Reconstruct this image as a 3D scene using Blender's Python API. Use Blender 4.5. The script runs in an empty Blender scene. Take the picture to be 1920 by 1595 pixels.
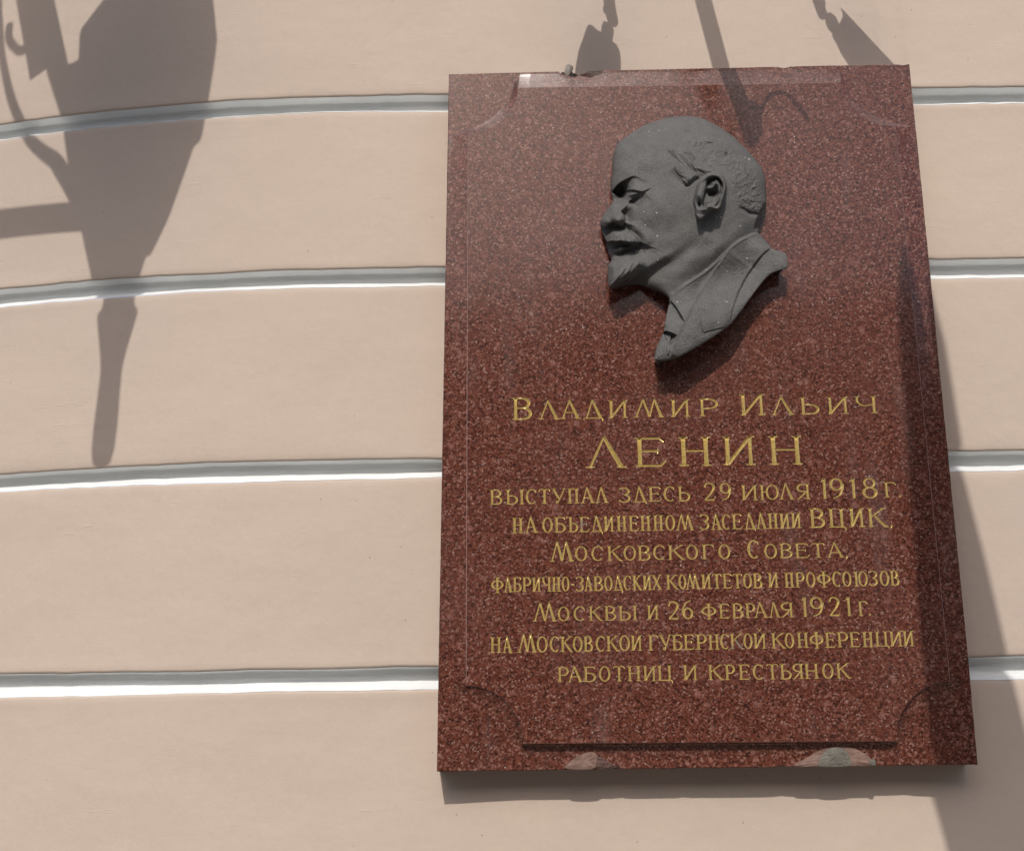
import bpy, math
import numpy as np
from mathutils import Matrix, Vector
from mathutils.geometry import delaunay_2d_cdt

# ------------------------------------------------------------------ camera, sky, sun, exposure
S = bpy.context.scene
COL = S.collection
R_ = Vector((0.99976099, 0.02093789, -0.00629021))
U_ = Vector((0.0115791, -0.26306966, 0.96470735))
F_ = Vector((-0.01854418, 0.96454962, 0.26324922))
cam_d = bpy.data.cameras.new('camera')
cam = bpy.data.objects.new('camera', cam_d)
COL.objects.link(cam)
m = Matrix(((R_.x, U_.x, -F_.x, 0), (R_.y, U_.y, -F_.y, -2.0), (R_.z, U_.z, -F_.z, 1.6), (0, 0, 0, 1)))
cam.matrix_world = m
cam_d.sensor_width = 36
cam_d.lens = 36 * 2300.3 / 1920
cam_d.clip_start = 0.05
cam_d.clip_end = 2000
S.camera = cam

TA, TE = 0.137, 0.87                       # the sun's slope: sideways and down per metre towards the wall
sun_dir = Vector((-TA, -1.0, TE)).normalized()
el = math.asin(sun_dir.z)
W = bpy.data.worlds.new('World')
S.world = W
W.use_nodes = True
nt = W.node_tree
bg = nt.nodes['Background']
sky = nt.nodes.new('ShaderNodeTexSky')
sky.sky_type = 'NISHITA'
sky.sun_disc = False
sky.sun_elevation = el
sky.sun_rotation = math.atan2(sun_dir.x, sun_dir.y)
sky.air_density = 1.0
sky.dust_density = 2.2
sky.ozone_density = 0.6
nt.links.new(sky.outputs['Color'], bg.inputs['Color'])
bg.inputs['Strength'].default_value = 0.15
sl = bpy.data.lights.new('sun', 'SUN')
sl.energy = 2.6
sl.angle = math.radians(0.53)
sl.color = (1.0, 0.965, 0.91)
sun = bpy.data.objects.new('sun', sl)
COL.objects.link(sun)
sun.location = sun_dir * 30
sun.rotation_euler = sun_dir.to_track_quat('Z', 'Y').to_euler()
S.view_settings.view_transform = 'Standard'
S.view_settings.look = 'None'
S.view_settings.exposure = 0.0
S.view_settings.gamma = 1.0
S.view_settings.use_curve_mapping = False

# ------------------------------------------------------------------ helpers
rng = np.random.RandomState(7)


def lat(seed, n=256):
    return np.random.RandomState(seed).rand(n, n) * 2 - 1


_L = {}


def noise(x, y, seed=0):
    """smooth lattice noise in -1..1"""
    x = np.asarray(x, float); y = np.asarray(y, float)
    if seed not in _L:
        _L[seed] = lat(seed + 11)
    T = _L[seed]
    xi = np.floor(x).astype(int); yi = np.floor(y).astype(int)
    fx = x - xi; fy = y - yi
    fx = fx * fx * (3 - 2 * fx); fy = fy * fy * (3 - 2 * fy)
    a = T[xi & 255, yi & 255]; b = T[(xi + 1) & 255, yi & 255]
    c = T[xi & 255, (yi + 1) & 255]; d = T[(xi + 1) & 255, (yi + 1) & 255]
    return (a * (1 - fx) + b * fx) * (1 - fy) + (c * (1 - fx) + d * fx) * fy


def mesh(name, verts, faces, mat, parent=None, smooth=False, mats=None, fmat=None):
    me = bpy.data.meshes.new(name)
    me.from_pydata([tuple(v) for v in verts] if not isinstance(verts, np.ndarray) else verts.tolist(), [], faces)
    me.update()
    if mats:
        for q in mats:
            me.materials.append(q)
        me.polygons.foreach_set('material_index', fmat)
    else:
        me.materials.append(mat)
    if smooth:
        me.polygons.foreach_set('use_smooth', [True] * len(me.polygons))
    o = bpy.data.objects.new(name, me)
    COL.objects.link(o)
    if parent is not None:
        o.parent = parent
    return o


def empty(name, loc, label, cat, group=None):
    o = bpy.data.objects.new(name, None)
    o.location = loc
    o.empty_display_size = 0.1
    COL.objects.link(o)
    o['label'] = label
    o['category'] = cat
    if group:
        o['group'] = group
    return o


def box(x0, x1, y0, y1, z0, z1, off=0):
    v = [(x0, y0, z0), (x1, y0, z0), (x1, y1, z0), (x0, y1, z0), (x0, y0, z1), (x1, y0, z1), (x1, y1, z1), (x0, y1, z1)]
    f = [(0, 3, 2, 1), (4, 5, 6, 7), (0, 1, 5, 4), (1, 2, 6, 5), (2, 3, 7, 6), (3, 0, 4, 7)]
    return v, [tuple(i + off for i in q) for q in f]


def tube(pts, rad, n=10, cap=True):
    pts = [Vector(p) for p in pts]
    if not hasattr(rad, '__len__'):
        rad = [rad] * len(pts)
    V = []; Fc = []
    for i, p in enumerate(pts):
        t = (pts[min(i + 1, len(pts) - 1)] - pts[max(i - 1, 0)]).normalized()
        a = t.cross(Vector((0, 1, 0)))
        if a.length < 1e-3:
            a = t.cross(Vector((1, 0, 0)))
        a.normalize(); b = t.cross(a)
        for k in range(n):
            w = 2 * math.pi * k / n
            V.append(tuple(p + (a * math.cos(w) + b * math.sin(w)) * rad[i]))
    for i in range(len(pts) - 1):
        for k in range(n):
            k2 = (k + 1) % n
            Fc.append((i * n + k, i * n + k2, (i + 1) * n + k2, (i + 1) * n + k))
    if cap:
        Fc.append(tuple(range(n))[::-1]); Fc.append(tuple((len(pts) - 1) * n + k for k in range(n)))
    return V, Fc


def catmull(P, sub=6, closed=False):
    P = np.asarray(P, float)
    n = len(P); out = []
    rngi = range(n) if closed else range(n - 1)
    for i in rngi:
        if closed:
            p0, p1, p2, p3 = P[(i - 1) % n], P[i], P[(i + 1) % n], P[(i + 2) % n]
        else:
            p0, p1, p2, p3 = P[max(i - 1, 0)], P[i], P[i + 1], P[min(i + 2, n - 1)]
        for k in range(sub):
            t = k / sub
            out.append(0.5 * ((2 * p1) + (-p0 + p2) * t + (2 * p0 - 5 * p1 + 4 * p2 - p3) * t * t + (-p0 + 3 * p1 - 3 * p2 + p3) * t ** 3))
    if not closed:
        out.append(P[-1])
    return np.array(out)


# ------------------------------------------------------------------ materials
class NT:
    def __init__(s, name):
        s.m = bpy.data.materials.new(name)
        s.m.use_nodes = True
        s.t = s.m.node_tree
        s.b = s.t.nodes['Principled BSDF']
        s.co = s.n('ShaderNodeTexCoord').outputs['Object']

    def n(s, typ, **kw):
        q = s.t.nodes.new(typ)
        for k, v in kw.items():
            setattr(q, k, v)
        return q

    def put(s, sock, v):
        if hasattr(v, 'is_output') or isinstance(v, bpy.types.NodeSocket):
            s.t.links.new(v, sock)
        else:
            sock.default_value = v

    def noise(s, scale, detail=3, rough=0.55, vec=None, out='Fac', dist=0.0):
        q = s.n('ShaderNodeTexNoise')
        s.put(q.inputs['Vector'], vec if vec is not None else s.co)
        q.inputs['Scale'].default_value = scale
        q.inputs['Detail'].default_value = detail
        q.inputs['Roughness'].default_value = rough
        q.inputs['Distortion'].default_value = dist
        return q.outputs[out]

    def vor(s, scale, out='Distance', feature='F1', rand=1.0, vec=None):
        q = s.n('ShaderNodeTexVoronoi', feature=feature)
        s.put(q.inputs['Vector'], vec if vec is not None else s.co)
        q.inputs['Scale'].default_value = scale
        q.inputs['Randomness'].default_value = rand
        return q.outputs[out]

    def mapv(s, scale, rot=(0, 0, 0)):
        q = s.n('ShaderNodeMapping')
        s.put(q.inputs['Vector'], s.co)
        q.inputs['Scale'].default_value = scale
        q.inputs['Rotation'].default_value = rot
        return q.outputs[0]

    def ramp(s, fac, stops, interp='LINEAR'):
        q = s.n('ShaderNodeValToRGB')
        s.put(q.inputs[0], fac)
        cr = q.color_ramp
        cr.interpolation = interp
        while len(cr.elements) < len(stops):
            cr.elements.new(0.5)
        for e, (p, c) in zip(cr.elements, stops):
            e.position = p
            e.color = (c, c, c, 1) if not hasattr(c, '__len__') else (*c, 1)
        return q.outputs[0]

    def mix(s, fac, a, b, mode='MIX'):
        q = s.n('ShaderNodeMix', data_type='RGBA', blend_type=mode)
        s.put(q.inputs[0], fac)
        for sock, v in ((q.inputs[6], a), (q.inputs[7], b)):
            s.put(sock, (*v, 1) if isinstance(v, tuple) and len(v) == 3 else v)
        return q.outputs[2]

    def math(s, op, a, b=0.0, clamp=False):
        q = s.n('ShaderNodeMath', operation=op, use_clamp=clamp)
        s.put(q.inputs[0], a); s.put(q.inputs[1], b)
        return q.outputs[0]

    def bump(s, h, dist, strength=1.0, prev=None):
        q = s.n('ShaderNodeBump')
        q.inputs['Strength'].default_value = strength
        q.inputs['Distance'].default_value = dist
        s.put(q.inputs['Height'], h)
        if prev is not None:
            s.t.links.new(prev, q.inputs['Normal'])
        return q.outputs[0]

    def fin(s, color=None, rough=0.7, normal=None, metal=0.0, spec=0.5):
        if color is not None:
            s.put(s.b.inputs['Base Color'], (*color, 1) if isinstance(color, tuple) and len(color) == 3 else color)
        s.put(s.b.inputs['Roughness'], rough)
        s.put(s.b.inputs['Metallic'], metal)
        s.put(s.b.inputs['Specular IOR Level'], spec)
        if normal is not None:
            s.t.links.new(normal, s.b.inputs['Normal'])
        return s.m


def mat_stucco():
    q = NT('stucco_paint')
    big = q.noise(2.2, 4, 0.6)
    streak = q.noise(1.0, 5, 0.6, vec=q.mapv((5, 5, 22)))
    c = q.mix(q.ramp(big, [(0.3, 0.0), (0.7, 1.0)]), (0.528, 0.431, 0.356), (0.558, 0.444, 0.362))
    c = q.mix(q.math('MULTIPLY', q.ramp(streak, [(0.42, 0.0), (0.68, 1.0)]), 0.35), c, (0.580, 0.468, 0.390))
    c = q.mix(q.ramp(q.noise(70, 5, 0.7), [(0.40, 0.0), (0.70, 0.35)]), c, (0.50, 0.402, 0.330))
    c = q.mix(q.ramp(q.noise(0.9, 3, 0.6), [(0.45, 0.0), (0.65, 0.25)]), c, (0.575, 0.465, 0.372))
    dots = q.vor(26.0)
    pick = q.vor(26.0, out='Color')
    sel = q.math('GREATER_THAN', pick, 0.72)
    spot = q.math('MULTIPLY', q.ramp(dots, [(0.028, 1.0), (0.05, 0.0)]), sel)
    c = q.mix(q.math('MULTIPLY', spot, 0.55), c, (0.22, 0.17, 0.14))
    h1 = q.noise(1.0, 6, 0.62, vec=q.mapv((18, 18, 75)))
    h2 = q.noise(260, 3, 0.6)
    h3 = q.noise(5.0, 4, 0.55)
    scr = q.noise(1.0, 2, 0.5, vec=q.mapv((6, 6, 46), (0, 0.5, 0)))
    scr = q.ramp(scr, [(0.700, 0.0), (0.715, 1.0), (0.73, 0.0)])
    nb = q.bump(h3, 0.012, 0.5)
    nb = q.bump(h1, 0.0007, 0.4, nb)
    nb = q.bump(h2, 0.0006, 0.5, nb)
    nb = q.bump(scr, 0.0008, 0.3, nb)
    return q.fin(c, 0.82, nb, spec=0.25)


def mat_white():
    q = NT('joint_white_paint')
    n1 = q.noise(1.0, 5, 0.6, vec=q.mapv((7, 7, 90)))
    c = q.mix(q.ramp(n1, [(0.3, 0.0), (0.75, 1.0)]), (0.70, 0.71, 0.70), (0.84, 0.845, 0.83))
    nb = q.bump(q.noise(1.0, 5, 0.6, vec=q.mapv((30, 30, 260))), 0.0016, 0.7)
    return q.fin(c, 0.6, nb, spec=0.3)


def granite_color(q):
    wob = q.noise(160, 2, 0.5, out='Color')
    vv = q.n('ShaderNodeVectorMath', operation='MULTIPLY_ADD')
    q.t.links.new(wob, vv.inputs[0])
    vv.inputs[1].default_value = (0.004, 0.004, 0.004)
    q.t.links.new(q.co, vv.inputs[2])
    co = vv.outputs[0]
    cell = q.n('ShaderNodeSeparateColor')
    q.t.links.new(q.vor(390, out='Color', vec=co), cell.inputs[0])
    c = q.ramp(cell.outputs[0], [(0.0, (0.026, 0.012, 0.008)), (0.16, (0.066, 0.020, 0.013)), (0.42, (0.104, 0.031, 0.019)),
                                 (0.72, (0.148, 0.047, 0.030)), (0.92, (0.190, 0.084, 0.061)), (1.0, (0.28, 0.165, 0.135))])
    cell2 = q.n('ShaderNodeSeparateColor')
    q.t.links.new(q.vor(170, out='Color', vec=co), cell2.inputs[0])
    f2 = q.ramp(cell2.outputs[1], [(0.80, 0.0), (0.88, 0.75)])
    d2 = q.ramp(q.vor(170, vec=co), [(0.25, 1.0), (0.55, 0.0)])
    c = q.mix(q.math('MULTIPLY', f2, d2), c, (0.27, 0.125, 0.095))
    cell3 = q.n('ShaderNodeSeparateColor')
    q.t.links.new(q.vor(58, out='Color', vec=co), cell3.inputs[0])
    f3 = q.ramp(cell3.outputs[2], [(0.84, 0.0), (0.90, 0.5)])
    d3 = q.ramp(q.vor(58, vec=co), [(0.12, 1.0), (0.38, 0.0)])
    c = q.mix(q.math('MULTIPLY', f3, d3), c, (0.30, 0.14, 0.115))
    dk = q.ramp(q.noise(120, 3, 0.6, vec=co), [(0.56, 0.0), (0.72, 0.7)])
    c = q.mix(dk, c, (0.045, 0.022, 0.020))
    big = q.ramp(q.noise(4.5, 4, 0.6), [(0.45, 0.0), (0.75, 0.22)])
    c = q.mix(big, c, (0.14, 0.07, 0.06))
    # dry water streaks and mineral dust
    st = q.ramp(q.noise(1.0, 5, 0.65, vec=q.mapv((16, 16, 3.0))), [(0.58, 0.0), (0.78, 0.35)])
    c = q.mix(st, c, (0.17, 0.135, 0.13))
    sp = q.vor(75, vec=co)
    pk = q.n('ShaderNodeSeparateColor')
    q.t.links.new(q.vor(75, out='Color', vec=co), pk.inputs[0])
    fleck = q.math('MULTIPLY', q.ramp(sp, [(0.05, 1.0), (0.10, 0.0)]), q.math('GREATER_THAN', pk.outputs[0], 0.90))
    c = q.mix(q.math('MULTIPLY', fleck, 0.7), c, (0.62, 0.58, 0.54))
    return c, cell.outputs[0]


def mat_granite():
    q = NT('red_granite')
    c, cell = granite_color(q)
    rr = q.ramp(q.noise(7, 4, 0.6), [(0.3, 0.09), (0.7, 0.14)])
    rr2 = q.math('ADD', rr, q.math('MULTIPLY', q.noise(190, 2, 0.5), 0.05))
    nb = q.bump(q.noise(6, 2, 0.5), 0.0012, 0.25)
    # sky sheen painted as a paler tone on upward faces: bevels, upper edge
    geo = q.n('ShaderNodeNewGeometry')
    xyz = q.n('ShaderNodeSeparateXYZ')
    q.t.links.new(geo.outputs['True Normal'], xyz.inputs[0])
    sky_sheen = q.math('MULTIPLY', q.ramp(xyz.outputs[2], [(0.06, 0.0), (0.18, 1.0)]), q.ramp(q.noise(30, 4, 0.6), [(0.25, 0.12), (0.8, 0.40)]))
    c = q.mix(sky_sheen, c, (0.235, 0.185, 0.175))
    rr2 = q.math('ADD', rr2, q.math('MULTIPLY', sky_sheen, 0.35))
    return q.fin(c, rr2, nb, spec=0.36)


def mat_granite_rough():
    q = NT('broken_granite')
    c, cell = granite_color(q)
    c = q.mix(0.45, c, (0.17, 0.13, 0.12))
    nb = q.bump(q.noise(300, 5, 0.7), 0.002, 0.9)
    return q.fin(c, 0.85, nb, spec=0.2)


def mat_gold():
    q = NT('gilded_cut')
    n = q.noise(420, 3, 0.6)
    c = q.mix(q.ramp(n, [(0.35, 0.0), (0.65, 1.0)]), (0.42, 0.31, 0.11), (0.68, 0.53, 0.21))
    worn = q.ramp(q.noise(21, 3, 0.7), [(0.66, 0.0), (0.72, 0.8)])
    c = q.mix(worn, c, (0.235, 0.19, 0.175))
    m_ = q.math('MULTIPLY', q.math('SUBTRACT', 1.0, worn), 0.45)
    nb = q.bump(q.noise(500, 2, 0.5), 0.0004, 0.6)
    return q.fin(c, 0.36, nb, metal=m_, spec=0.5)


def mat_bust():
    q = NT('dark_cast_relief')
    n = q.noise(55, 5, 0.65)
    c = q.mix(q.ramp(n, [(0.3, 0.0), (0.7, 1.0)]), (0.096, 0.092, 0.087), (0.138, 0.132, 0.124))
    g = q.noise(520, 3, 0.65)
    c = q.mix(q.ramp(g, [(0.50, 0.0), (0.68, 0.7)]), c, (0.045, 0.043, 0.041))
    c = q.mix(q.ramp(q.noise(620, 2, 0.55), [(0.56, 0.0), (0.70, 0.6)]), c, (0.21, 0.205, 0.195))
    red = q.ramp(q.noise(14, 3, 0.6), [(0.56, 0.0), (0.75, 0.35)])
    c = q.mix(red, c, (0.095, 0.082, 0.075))
    sp = q.vor(62)
    pk = q.n('ShaderNodeSeparateColor')
    q.t.links.new(q.vor(62, out='Color'), pk.inputs[0])
    fleck = q.math('MULTIPLY', q.ramp(sp, [(0.05, 1.0), (0.085, 0.0)]), q.math('GREATER_THAN', pk.outputs[0], 0.35))
    sp2 = q.vor(1.0, vec=q.mapv((26, 26, 13), (0, 0.12, 0)))
    pk2 = q.n('ShaderNodeSeparateColor')
    q.t.links.new(q.vor(1.0, out='Color', vec=q.mapv((26, 26, 13), (0, 0.12, 0))), pk2.inputs[0])
    fl2 = q.math('MULTIPLY', q.ramp(sp2, [(0.03, 1.0), (0.05, 0.0)]), q.math('GREATER_THAN', pk2.outputs[1], 0.35))
    c = q.mix(q.math('MULTIPLY', q.math('ADD', fleck, fl2, True), 0.8), c, (0.62, 0.60, 0.56))
    nb = q.bump(q.noise(430, 4, 0.7), 0.0018, 0.7)
    nb = q.bump(q.noise(120, 4, 0.6), 0.0016, 0.35, nb)
    return q.fin(c, 0.62, nb, spec=0.35)


def mat_plain(name, c1, c2, scale=60, rough=0.8, bump=0.002, metal=0.0):
    q = NT(name)
    c = q.mix(q.ramp(q.noise(scale, 4, 0.6), [(0.35, 0.0), (0.65, 1.0)]), c1, c2)
    nb = q.bump(q.noise(scale * 3, 4, 0.6), bump, 0.7)
    return q.fin(c, rough, nb, metal=metal, spec=0.4)


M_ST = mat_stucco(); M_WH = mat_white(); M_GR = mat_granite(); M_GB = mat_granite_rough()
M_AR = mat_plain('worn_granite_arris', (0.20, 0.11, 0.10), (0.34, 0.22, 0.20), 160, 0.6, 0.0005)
M_AU = mat_gold(); M_BU = mat_bust()
M_MORTAR = mat_plain('grey_mortar', (0.13, 0.118, 0.098), (0.20, 0.182, 0.152), 70)
M_PATCH = mat_plain('pink_filler', (0.15, 0.085, 0.065), (0.25, 0.155, 0.122), 60)
M_PIN = mat_plain('pin_plaster', (0.22, 0.19, 0.165), (0.36, 0.31, 0.26), 120)
M_DARK = mat_plain('hole_shade_and_crumbs', (0.03, 0.02, 0.018), (0.07, 0.05, 0.045), 150)  # dark tone painted for the shade in the edge hole; also colours the crumbs
M_IRON = mat_plain('black_iron', (0.02, 0.02, 0.022), (0.035, 0.034, 0.036), 60, 0.45, 0.0006, 0.3)
M_GLASS = mat_plain('frosted_lamp_glass', (0.6, 0.6, 0.56), (0.7, 0.7, 0.66), 20, 0.3, 0.0002)
M_POLE = mat_plain('galvanised_metal', (0.36, 0.36, 0.35), (0.45, 0.45, 0.43), 40, 0.5, 0.0004)
M_PAVE = mat_plain('granite_pavement', (0.15, 0.136, 0.12), (0.19, 0.172, 0.152), 8, 0.85, 0.004)
M_HOUSE = mat_plain('house_plaster', (0.26, 0.22, 0.18), (0.30, 0.26, 0.21), 2, 0.9, 0.004)
M_PANE = mat_plain('window_pane', (0.03, 0.035, 0.04), (0.04, 0.045, 0.05), 2, 0.1, 0.0)
M_CLOTH = mat_plain('canvas_cloth', (0.35, 0.30, 0.24), (0.42, 0.37, 0.30), 20, 0.9, 0.002)

# letters: (character, left, baseline, width, height) in mm from the plaque's centre
LINES=[
 [('В',-295.6,-46.6,33.5,37.4),('Л',-252.0,-46.2,34.4,30.4),('А',-216.7,-46.0,33.5,30.3),('Д',-178.7,-45.7,33.5,30.2),('И',-137.9,-45.4,32.5,30.1),('М',-97.2,-44.9,50.6,29.8),('И',-36.7,-44.7,32.5,29.8),('Р',10.1,-44.3,31.5,29.6),('И',76.6,-43.8,41.6,36.1),('Л',127.3,-43.4,37.1,29.2),('Ь',174.5,-43.1,31.4,29.1),('И',218.4,-42.8,34.8,29.0),('Ч',262.2,-42.5,37.0,28.8)],
 [('Л',-176.0,-128.3,64.4,49.1),('Е',-97.2,-127.9,52.7,48.8),('Н',-26.8,-127.4,53.1,48.5),('И',44.2,-126.9,53.4,48.1),('Н',118.8,-126.4,54.5,47.7)],
 [('В',-332.1,-187.1,20.5,24.4),('Ы',-306.2,-186.8,30.3,24.4),('С',-273.8,-186.7,18.3,24.5),('Т',-252.8,-186.5,18.7,24.5),('У',-233.3,-186.3,24.0,24.5),('П',-207.5,-186.2,19.5,24.5),('А',-186.1,-186.0,23.1,24.5),('Л',-163.0,-185.8,22.2,24.5),('З',-124.8,-185.5,18.6,24.5),('Д',-101.8,-185.3,21.6,24.5),('Е',-77.8,-185.1,22.2,24.5),('С',-53.0,-184.9,18.6,24.6),('Ь',-30.8,-184.8,20.4,24.6),('2',11.3,-184.4,18.8,29.3),('9',36.8,-184.2,18.8,28.8),('И',71.1,-183.9,26.5,24.6),('Ю',99.8,-183.6,30.9,24.5),('Л',130.8,-183.5,24.3,24.6),('Я',158.8,-183.3,22.1,24.6),('1',198.1,-183.1,9.9,33.4),('9',212.5,-182.8,23.1,33.0),('1',243.4,-182.7,12.1,32.6),('8',264.3,-182.4,24.2,32.0),('Г',298.5,-182.2,20.9,24.7),('.',320.1,-182.1,5.3,24.8)],
 [('Н',-296.7,-233.7,18.6,24.9),('А',-276.4,-233.5,21.2,24.9),('О',-248.1,-233.4,16.8,24.9),('Б',-229.5,-233.2,18.6,24.9),('Ъ',-210.1,-233.0,19.4,24.9),('Е',-189.8,-232.9,17.7,24.9),('Д',-170.3,-232.7,18.5,24.9),('И',-150.9,-232.6,18.5,24.9),('Н',-130.6,-232.4,17.6,24.9),('Е',-111.2,-232.3,17.6,24.9),('Н',-92.3,-232.1,18.1,24.9),('Н',-72.4,-232.0,17.6,24.9),('О',-52.2,-231.8,15.8,24.9),('М',-35.4,-231.6,28.2,24.8),('З',2.5,-231.4,15.4,24.9),('А',19.7,-231.3,18.0,24.9),('С',37.7,-231.2,13.8,24.9),('Е',53.1,-231.0,18.0,24.9),('Д',72.9,-230.9,18.0,24.9),('А',91.6,-230.7,17.6,24.8),('Н',109.8,-230.6,17.3,24.8),('И',128.9,-230.4,17.5,24.8),('И',147.1,-230.3,17.3,24.8),('В',176.1,-230.0,25.2,31.1),('Ц',206.2,-229.7,28.0,30.8),('И',238.6,-229.5,25.8,30.7),('К',268.2,-229.2,32.8,30.5),(',',302.1,-229.2,6.6,24.9)],
 [('М',-237.3,-279.4,37.8,30.8),('О',-196.7,-279.4,19.3,23.7),('С',-170.9,-279.2,19.3,23.7),('К',-146.4,-279.1,24.7,23.6),('О',-119.9,-279.0,19.9,23.6),('В',-98.2,-278.9,20.6,23.6),('С',-73.4,-278.7,19.7,23.5),('К',-50.4,-278.6,27.9,23.5),('О',-21.3,-278.5,19.1,23.5),('Г',3.2,-278.4,20.5,23.5),('О',29.8,-278.2,18.8,23.4),('С',75.7,-278.0,19.2,29.4),('О',101.9,-277.9,20.1,23.3),('В',125.9,-277.7,20.7,23.3),('Е',149.9,-277.6,24.0,23.3),('Т',176.1,-277.5,21.8,23.3),('А',200.0,-277.3,27.2,23.2),(',',228.3,-277.3,6.5,23.3)],
 [('Ф',-329.7,-327.7,19.3,23.0),('А',-310.4,-327.6,14.1,23.1),('Б',-295.7,-327.4,14.1,23.1),('Р',-281.1,-327.3,14.7,23.1),('И',-265.5,-327.2,15.2,23.1),('Ч',-249.5,-327.1,14.7,23.2),('Н',-234.3,-327.0,14.7,23.2),('О',-218.7,-326.9,12.1,23.2),('-',-203.5,-326.8,4.6,23.2),('З',-196.7,-326.7,12.8,23.2),('А',-183.9,-326.6,14.3,23.2),('В',-168.9,-326.4,15.6,23.2),('О',-151.9,-326.3,13.4,23.3),('Д',-136.7,-326.2,14.6,23.3),('С',-121.7,-326.1,13.2,23.3),('К',-108.0,-325.9,15.5,23.3),('И',-91.9,-325.8,15.0,23.3),('Х',-76.9,-325.7,15.9,23.3),('К',-55.0,-325.5,20.6,23.4),('О',-34.9,-325.4,12.2,23.4),('М',-23.4,-325.2,21.3,23.4),('И',-0.1,-325.1,17.1,23.4),('Т',17.3,-325.0,15.6,23.5),('Е',33.5,-324.8,16.1,23.5),('Т',49.6,-324.7,15.8,23.5),('О',66.1,-324.6,13.9,23.5),('В',81.1,-324.5,15.2,23.5),('И',104.5,-324.2,18.0,23.5),('П',130.5,-324.1,15.8,23.6),('Р',147.2,-323.9,15.2,23.6),('О',164.8,-323.8,14.9,23.6),('Ф',181.9,-323.6,21.2,23.6),('С',205.9,-323.5,14.5,23.7),('О',221.5,-323.3,14.5,23.7),('Ю',238.8,-323.1,22.3,23.7),('З',262.6,-323.0,14.0,23.7),('О',279.3,-322.9,15.1,23.8),('В',295.5,-322.8,14.7,23.8)],
 [('М',-265.1,-373.8,37.3,27.9),('О',-225.3,-373.6,18.2,22.4),('С',-200.4,-373.4,18.7,22.4),('К',-177.7,-373.1,22.7,22.4),('В',-153.1,-372.9,18.7,22.5),('Ы',-131.3,-372.6,30.0,22.5),('И',-86.8,-372.3,19.6,22.6),('2',-53.7,-372.0,17.4,27.9),('6',-31.4,-371.8,17.6,28.6),('Ф',-1.2,-371.4,23.1,22.7),('Е',25.1,-371.2,19.0,22.7),('В',45.6,-371.0,18.3,22.8),('Р',66.5,-370.8,16.2,22.8),('А',80.1,-370.7,22.0,22.8),('Л',102.8,-370.5,18.3,22.9),('Я',121.7,-370.3,20.2,22.9),('1',154.5,-370.1,8.6,30.4),('9',167.8,-369.8,21.5,30.4),('2',197.1,-369.6,17.6,29.9),('1',222.3,-369.4,10.1,29.5),('Г',242.3,-369.2,15.9,23.1),('.',257.8,-369.1,3.9,23.1)],
 [('Н',-332.2,-421.6,18.7,24.2),('А',-313.2,-421.5,16.5,24.2),('М',-289.1,-421.2,29.3,27.6),('О',-259.2,-421.0,17.2,24.1),('С',-238.8,-420.9,15.7,24.0),('К',-222.7,-420.7,20.4,24.0),('О',-203.1,-420.6,15.4,24.0),('В',-186.5,-420.4,15.0,24.0),('С',-167.3,-420.3,15.4,23.9),('К',-151.3,-420.1,20.9,23.9),('О',-130.9,-420.0,16.8,23.9),('Й',-113.7,-419.8,18.9,23.8),('Г',-86.6,-419.6,16.6,23.8),('У',-69.1,-419.5,18.6,23.8),('Б',-49.6,-419.3,16.8,23.7),('Е',-32.0,-419.2,18.4,23.7),('Р',-12.0,-419.0,17.1,23.7),('Н',6.2,-418.8,18.2,23.6),('С',25.5,-418.7,14.8,23.6),('К',40.5,-418.5,22.5,23.6),('О',61.3,-418.4,14.3,23.6),('Й',76.3,-418.3,21.0,23.5),('К',104.1,-418.0,23.1,23.5),('О',125.6,-417.9,14.5,23.5),('Н',143.7,-417.7,18.6,23.4),('Ф',163.6,-417.5,21.4,23.4),('Е',187.2,-417.4,17.9,23.4),('Р',205.8,-417.2,17.7,23.3),('Е',224.6,-417.1,17.9,23.3),('Н',244.6,-416.9,17.7,23.3),('Ц',264.1,-416.7,21.7,23.2),('И',286.3,-416.5,20.5,23.2),('И',307.2,-416.4,18.1,23.2)],
 [('Р',-227.9,-466.6,18.0,23.0),('А',-212.1,-466.5,23.7,23.0),('Б',-187.5,-466.4,19.4,23.0),('О',-163.3,-466.3,17.9,23.0),('Т',-141.5,-466.1,18.7,23.0),('Н',-120.0,-466.0,21.3,23.0),('И',-95.8,-465.9,21.0,23.0),('Ц',-73.9,-465.7,23.6,23.0),('И',-34.1,-465.5,22.9,23.0),('К',4.4,-465.3,24.9,23.0),('Р',30.0,-465.2,16.4,23.1),('Е',50.8,-465.1,18.9,23.1),('С',73.2,-465.0,17.0,23.1),('Т',93.8,-464.9,18.7,23.1),('Ь',114.7,-464.8,18.1,23.1),('Я',134.2,-464.7,17.4,23.1),('Н',152.3,-464.5,22.3,23.1),('О',179.9,-464.4,17.4,23.1),('К',200.7,-464.3,23.3,23.1)],
]

# ------------------------------------------------------------------ ground
v, f = box(-40, 40, -60, 6, -0.3, 0)
g = mesh('pavement', v, f, M_PAVE); g['kind'] = 'structure'

# the house across the street: closes the low sky that the polished stone mirrors
opp = empty('opposite_house', (0, -19, 0), 'plain beige house across the street behind the camera', 'house')
v, f = box(-30, 30, -8, 0, 0, 9.2)
mesh('house_wall', v, f, M_HOUSE, opp)
v, f = box(-30.3, 30.3, -8.3, 0.35, 9.2, 9.6)
mesh('cornice', v, f, M_HOUSE, opp)
v, f = box(-0.6, 0.6, 0.01, 0.06, -0.95, 0.95)
win0 = None
for i in range(12):
    for zc in (2.4, 6.3):
        o = mesh('window', v, f, M_PANE, opp) if win0 is None else win0.copy()
        if win0 is None:
            win0 = o
        else:
            COL.objects.link(o); o.parent = opp
        o.location = (-27.5 + 5 * i, 0, zc)

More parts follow.
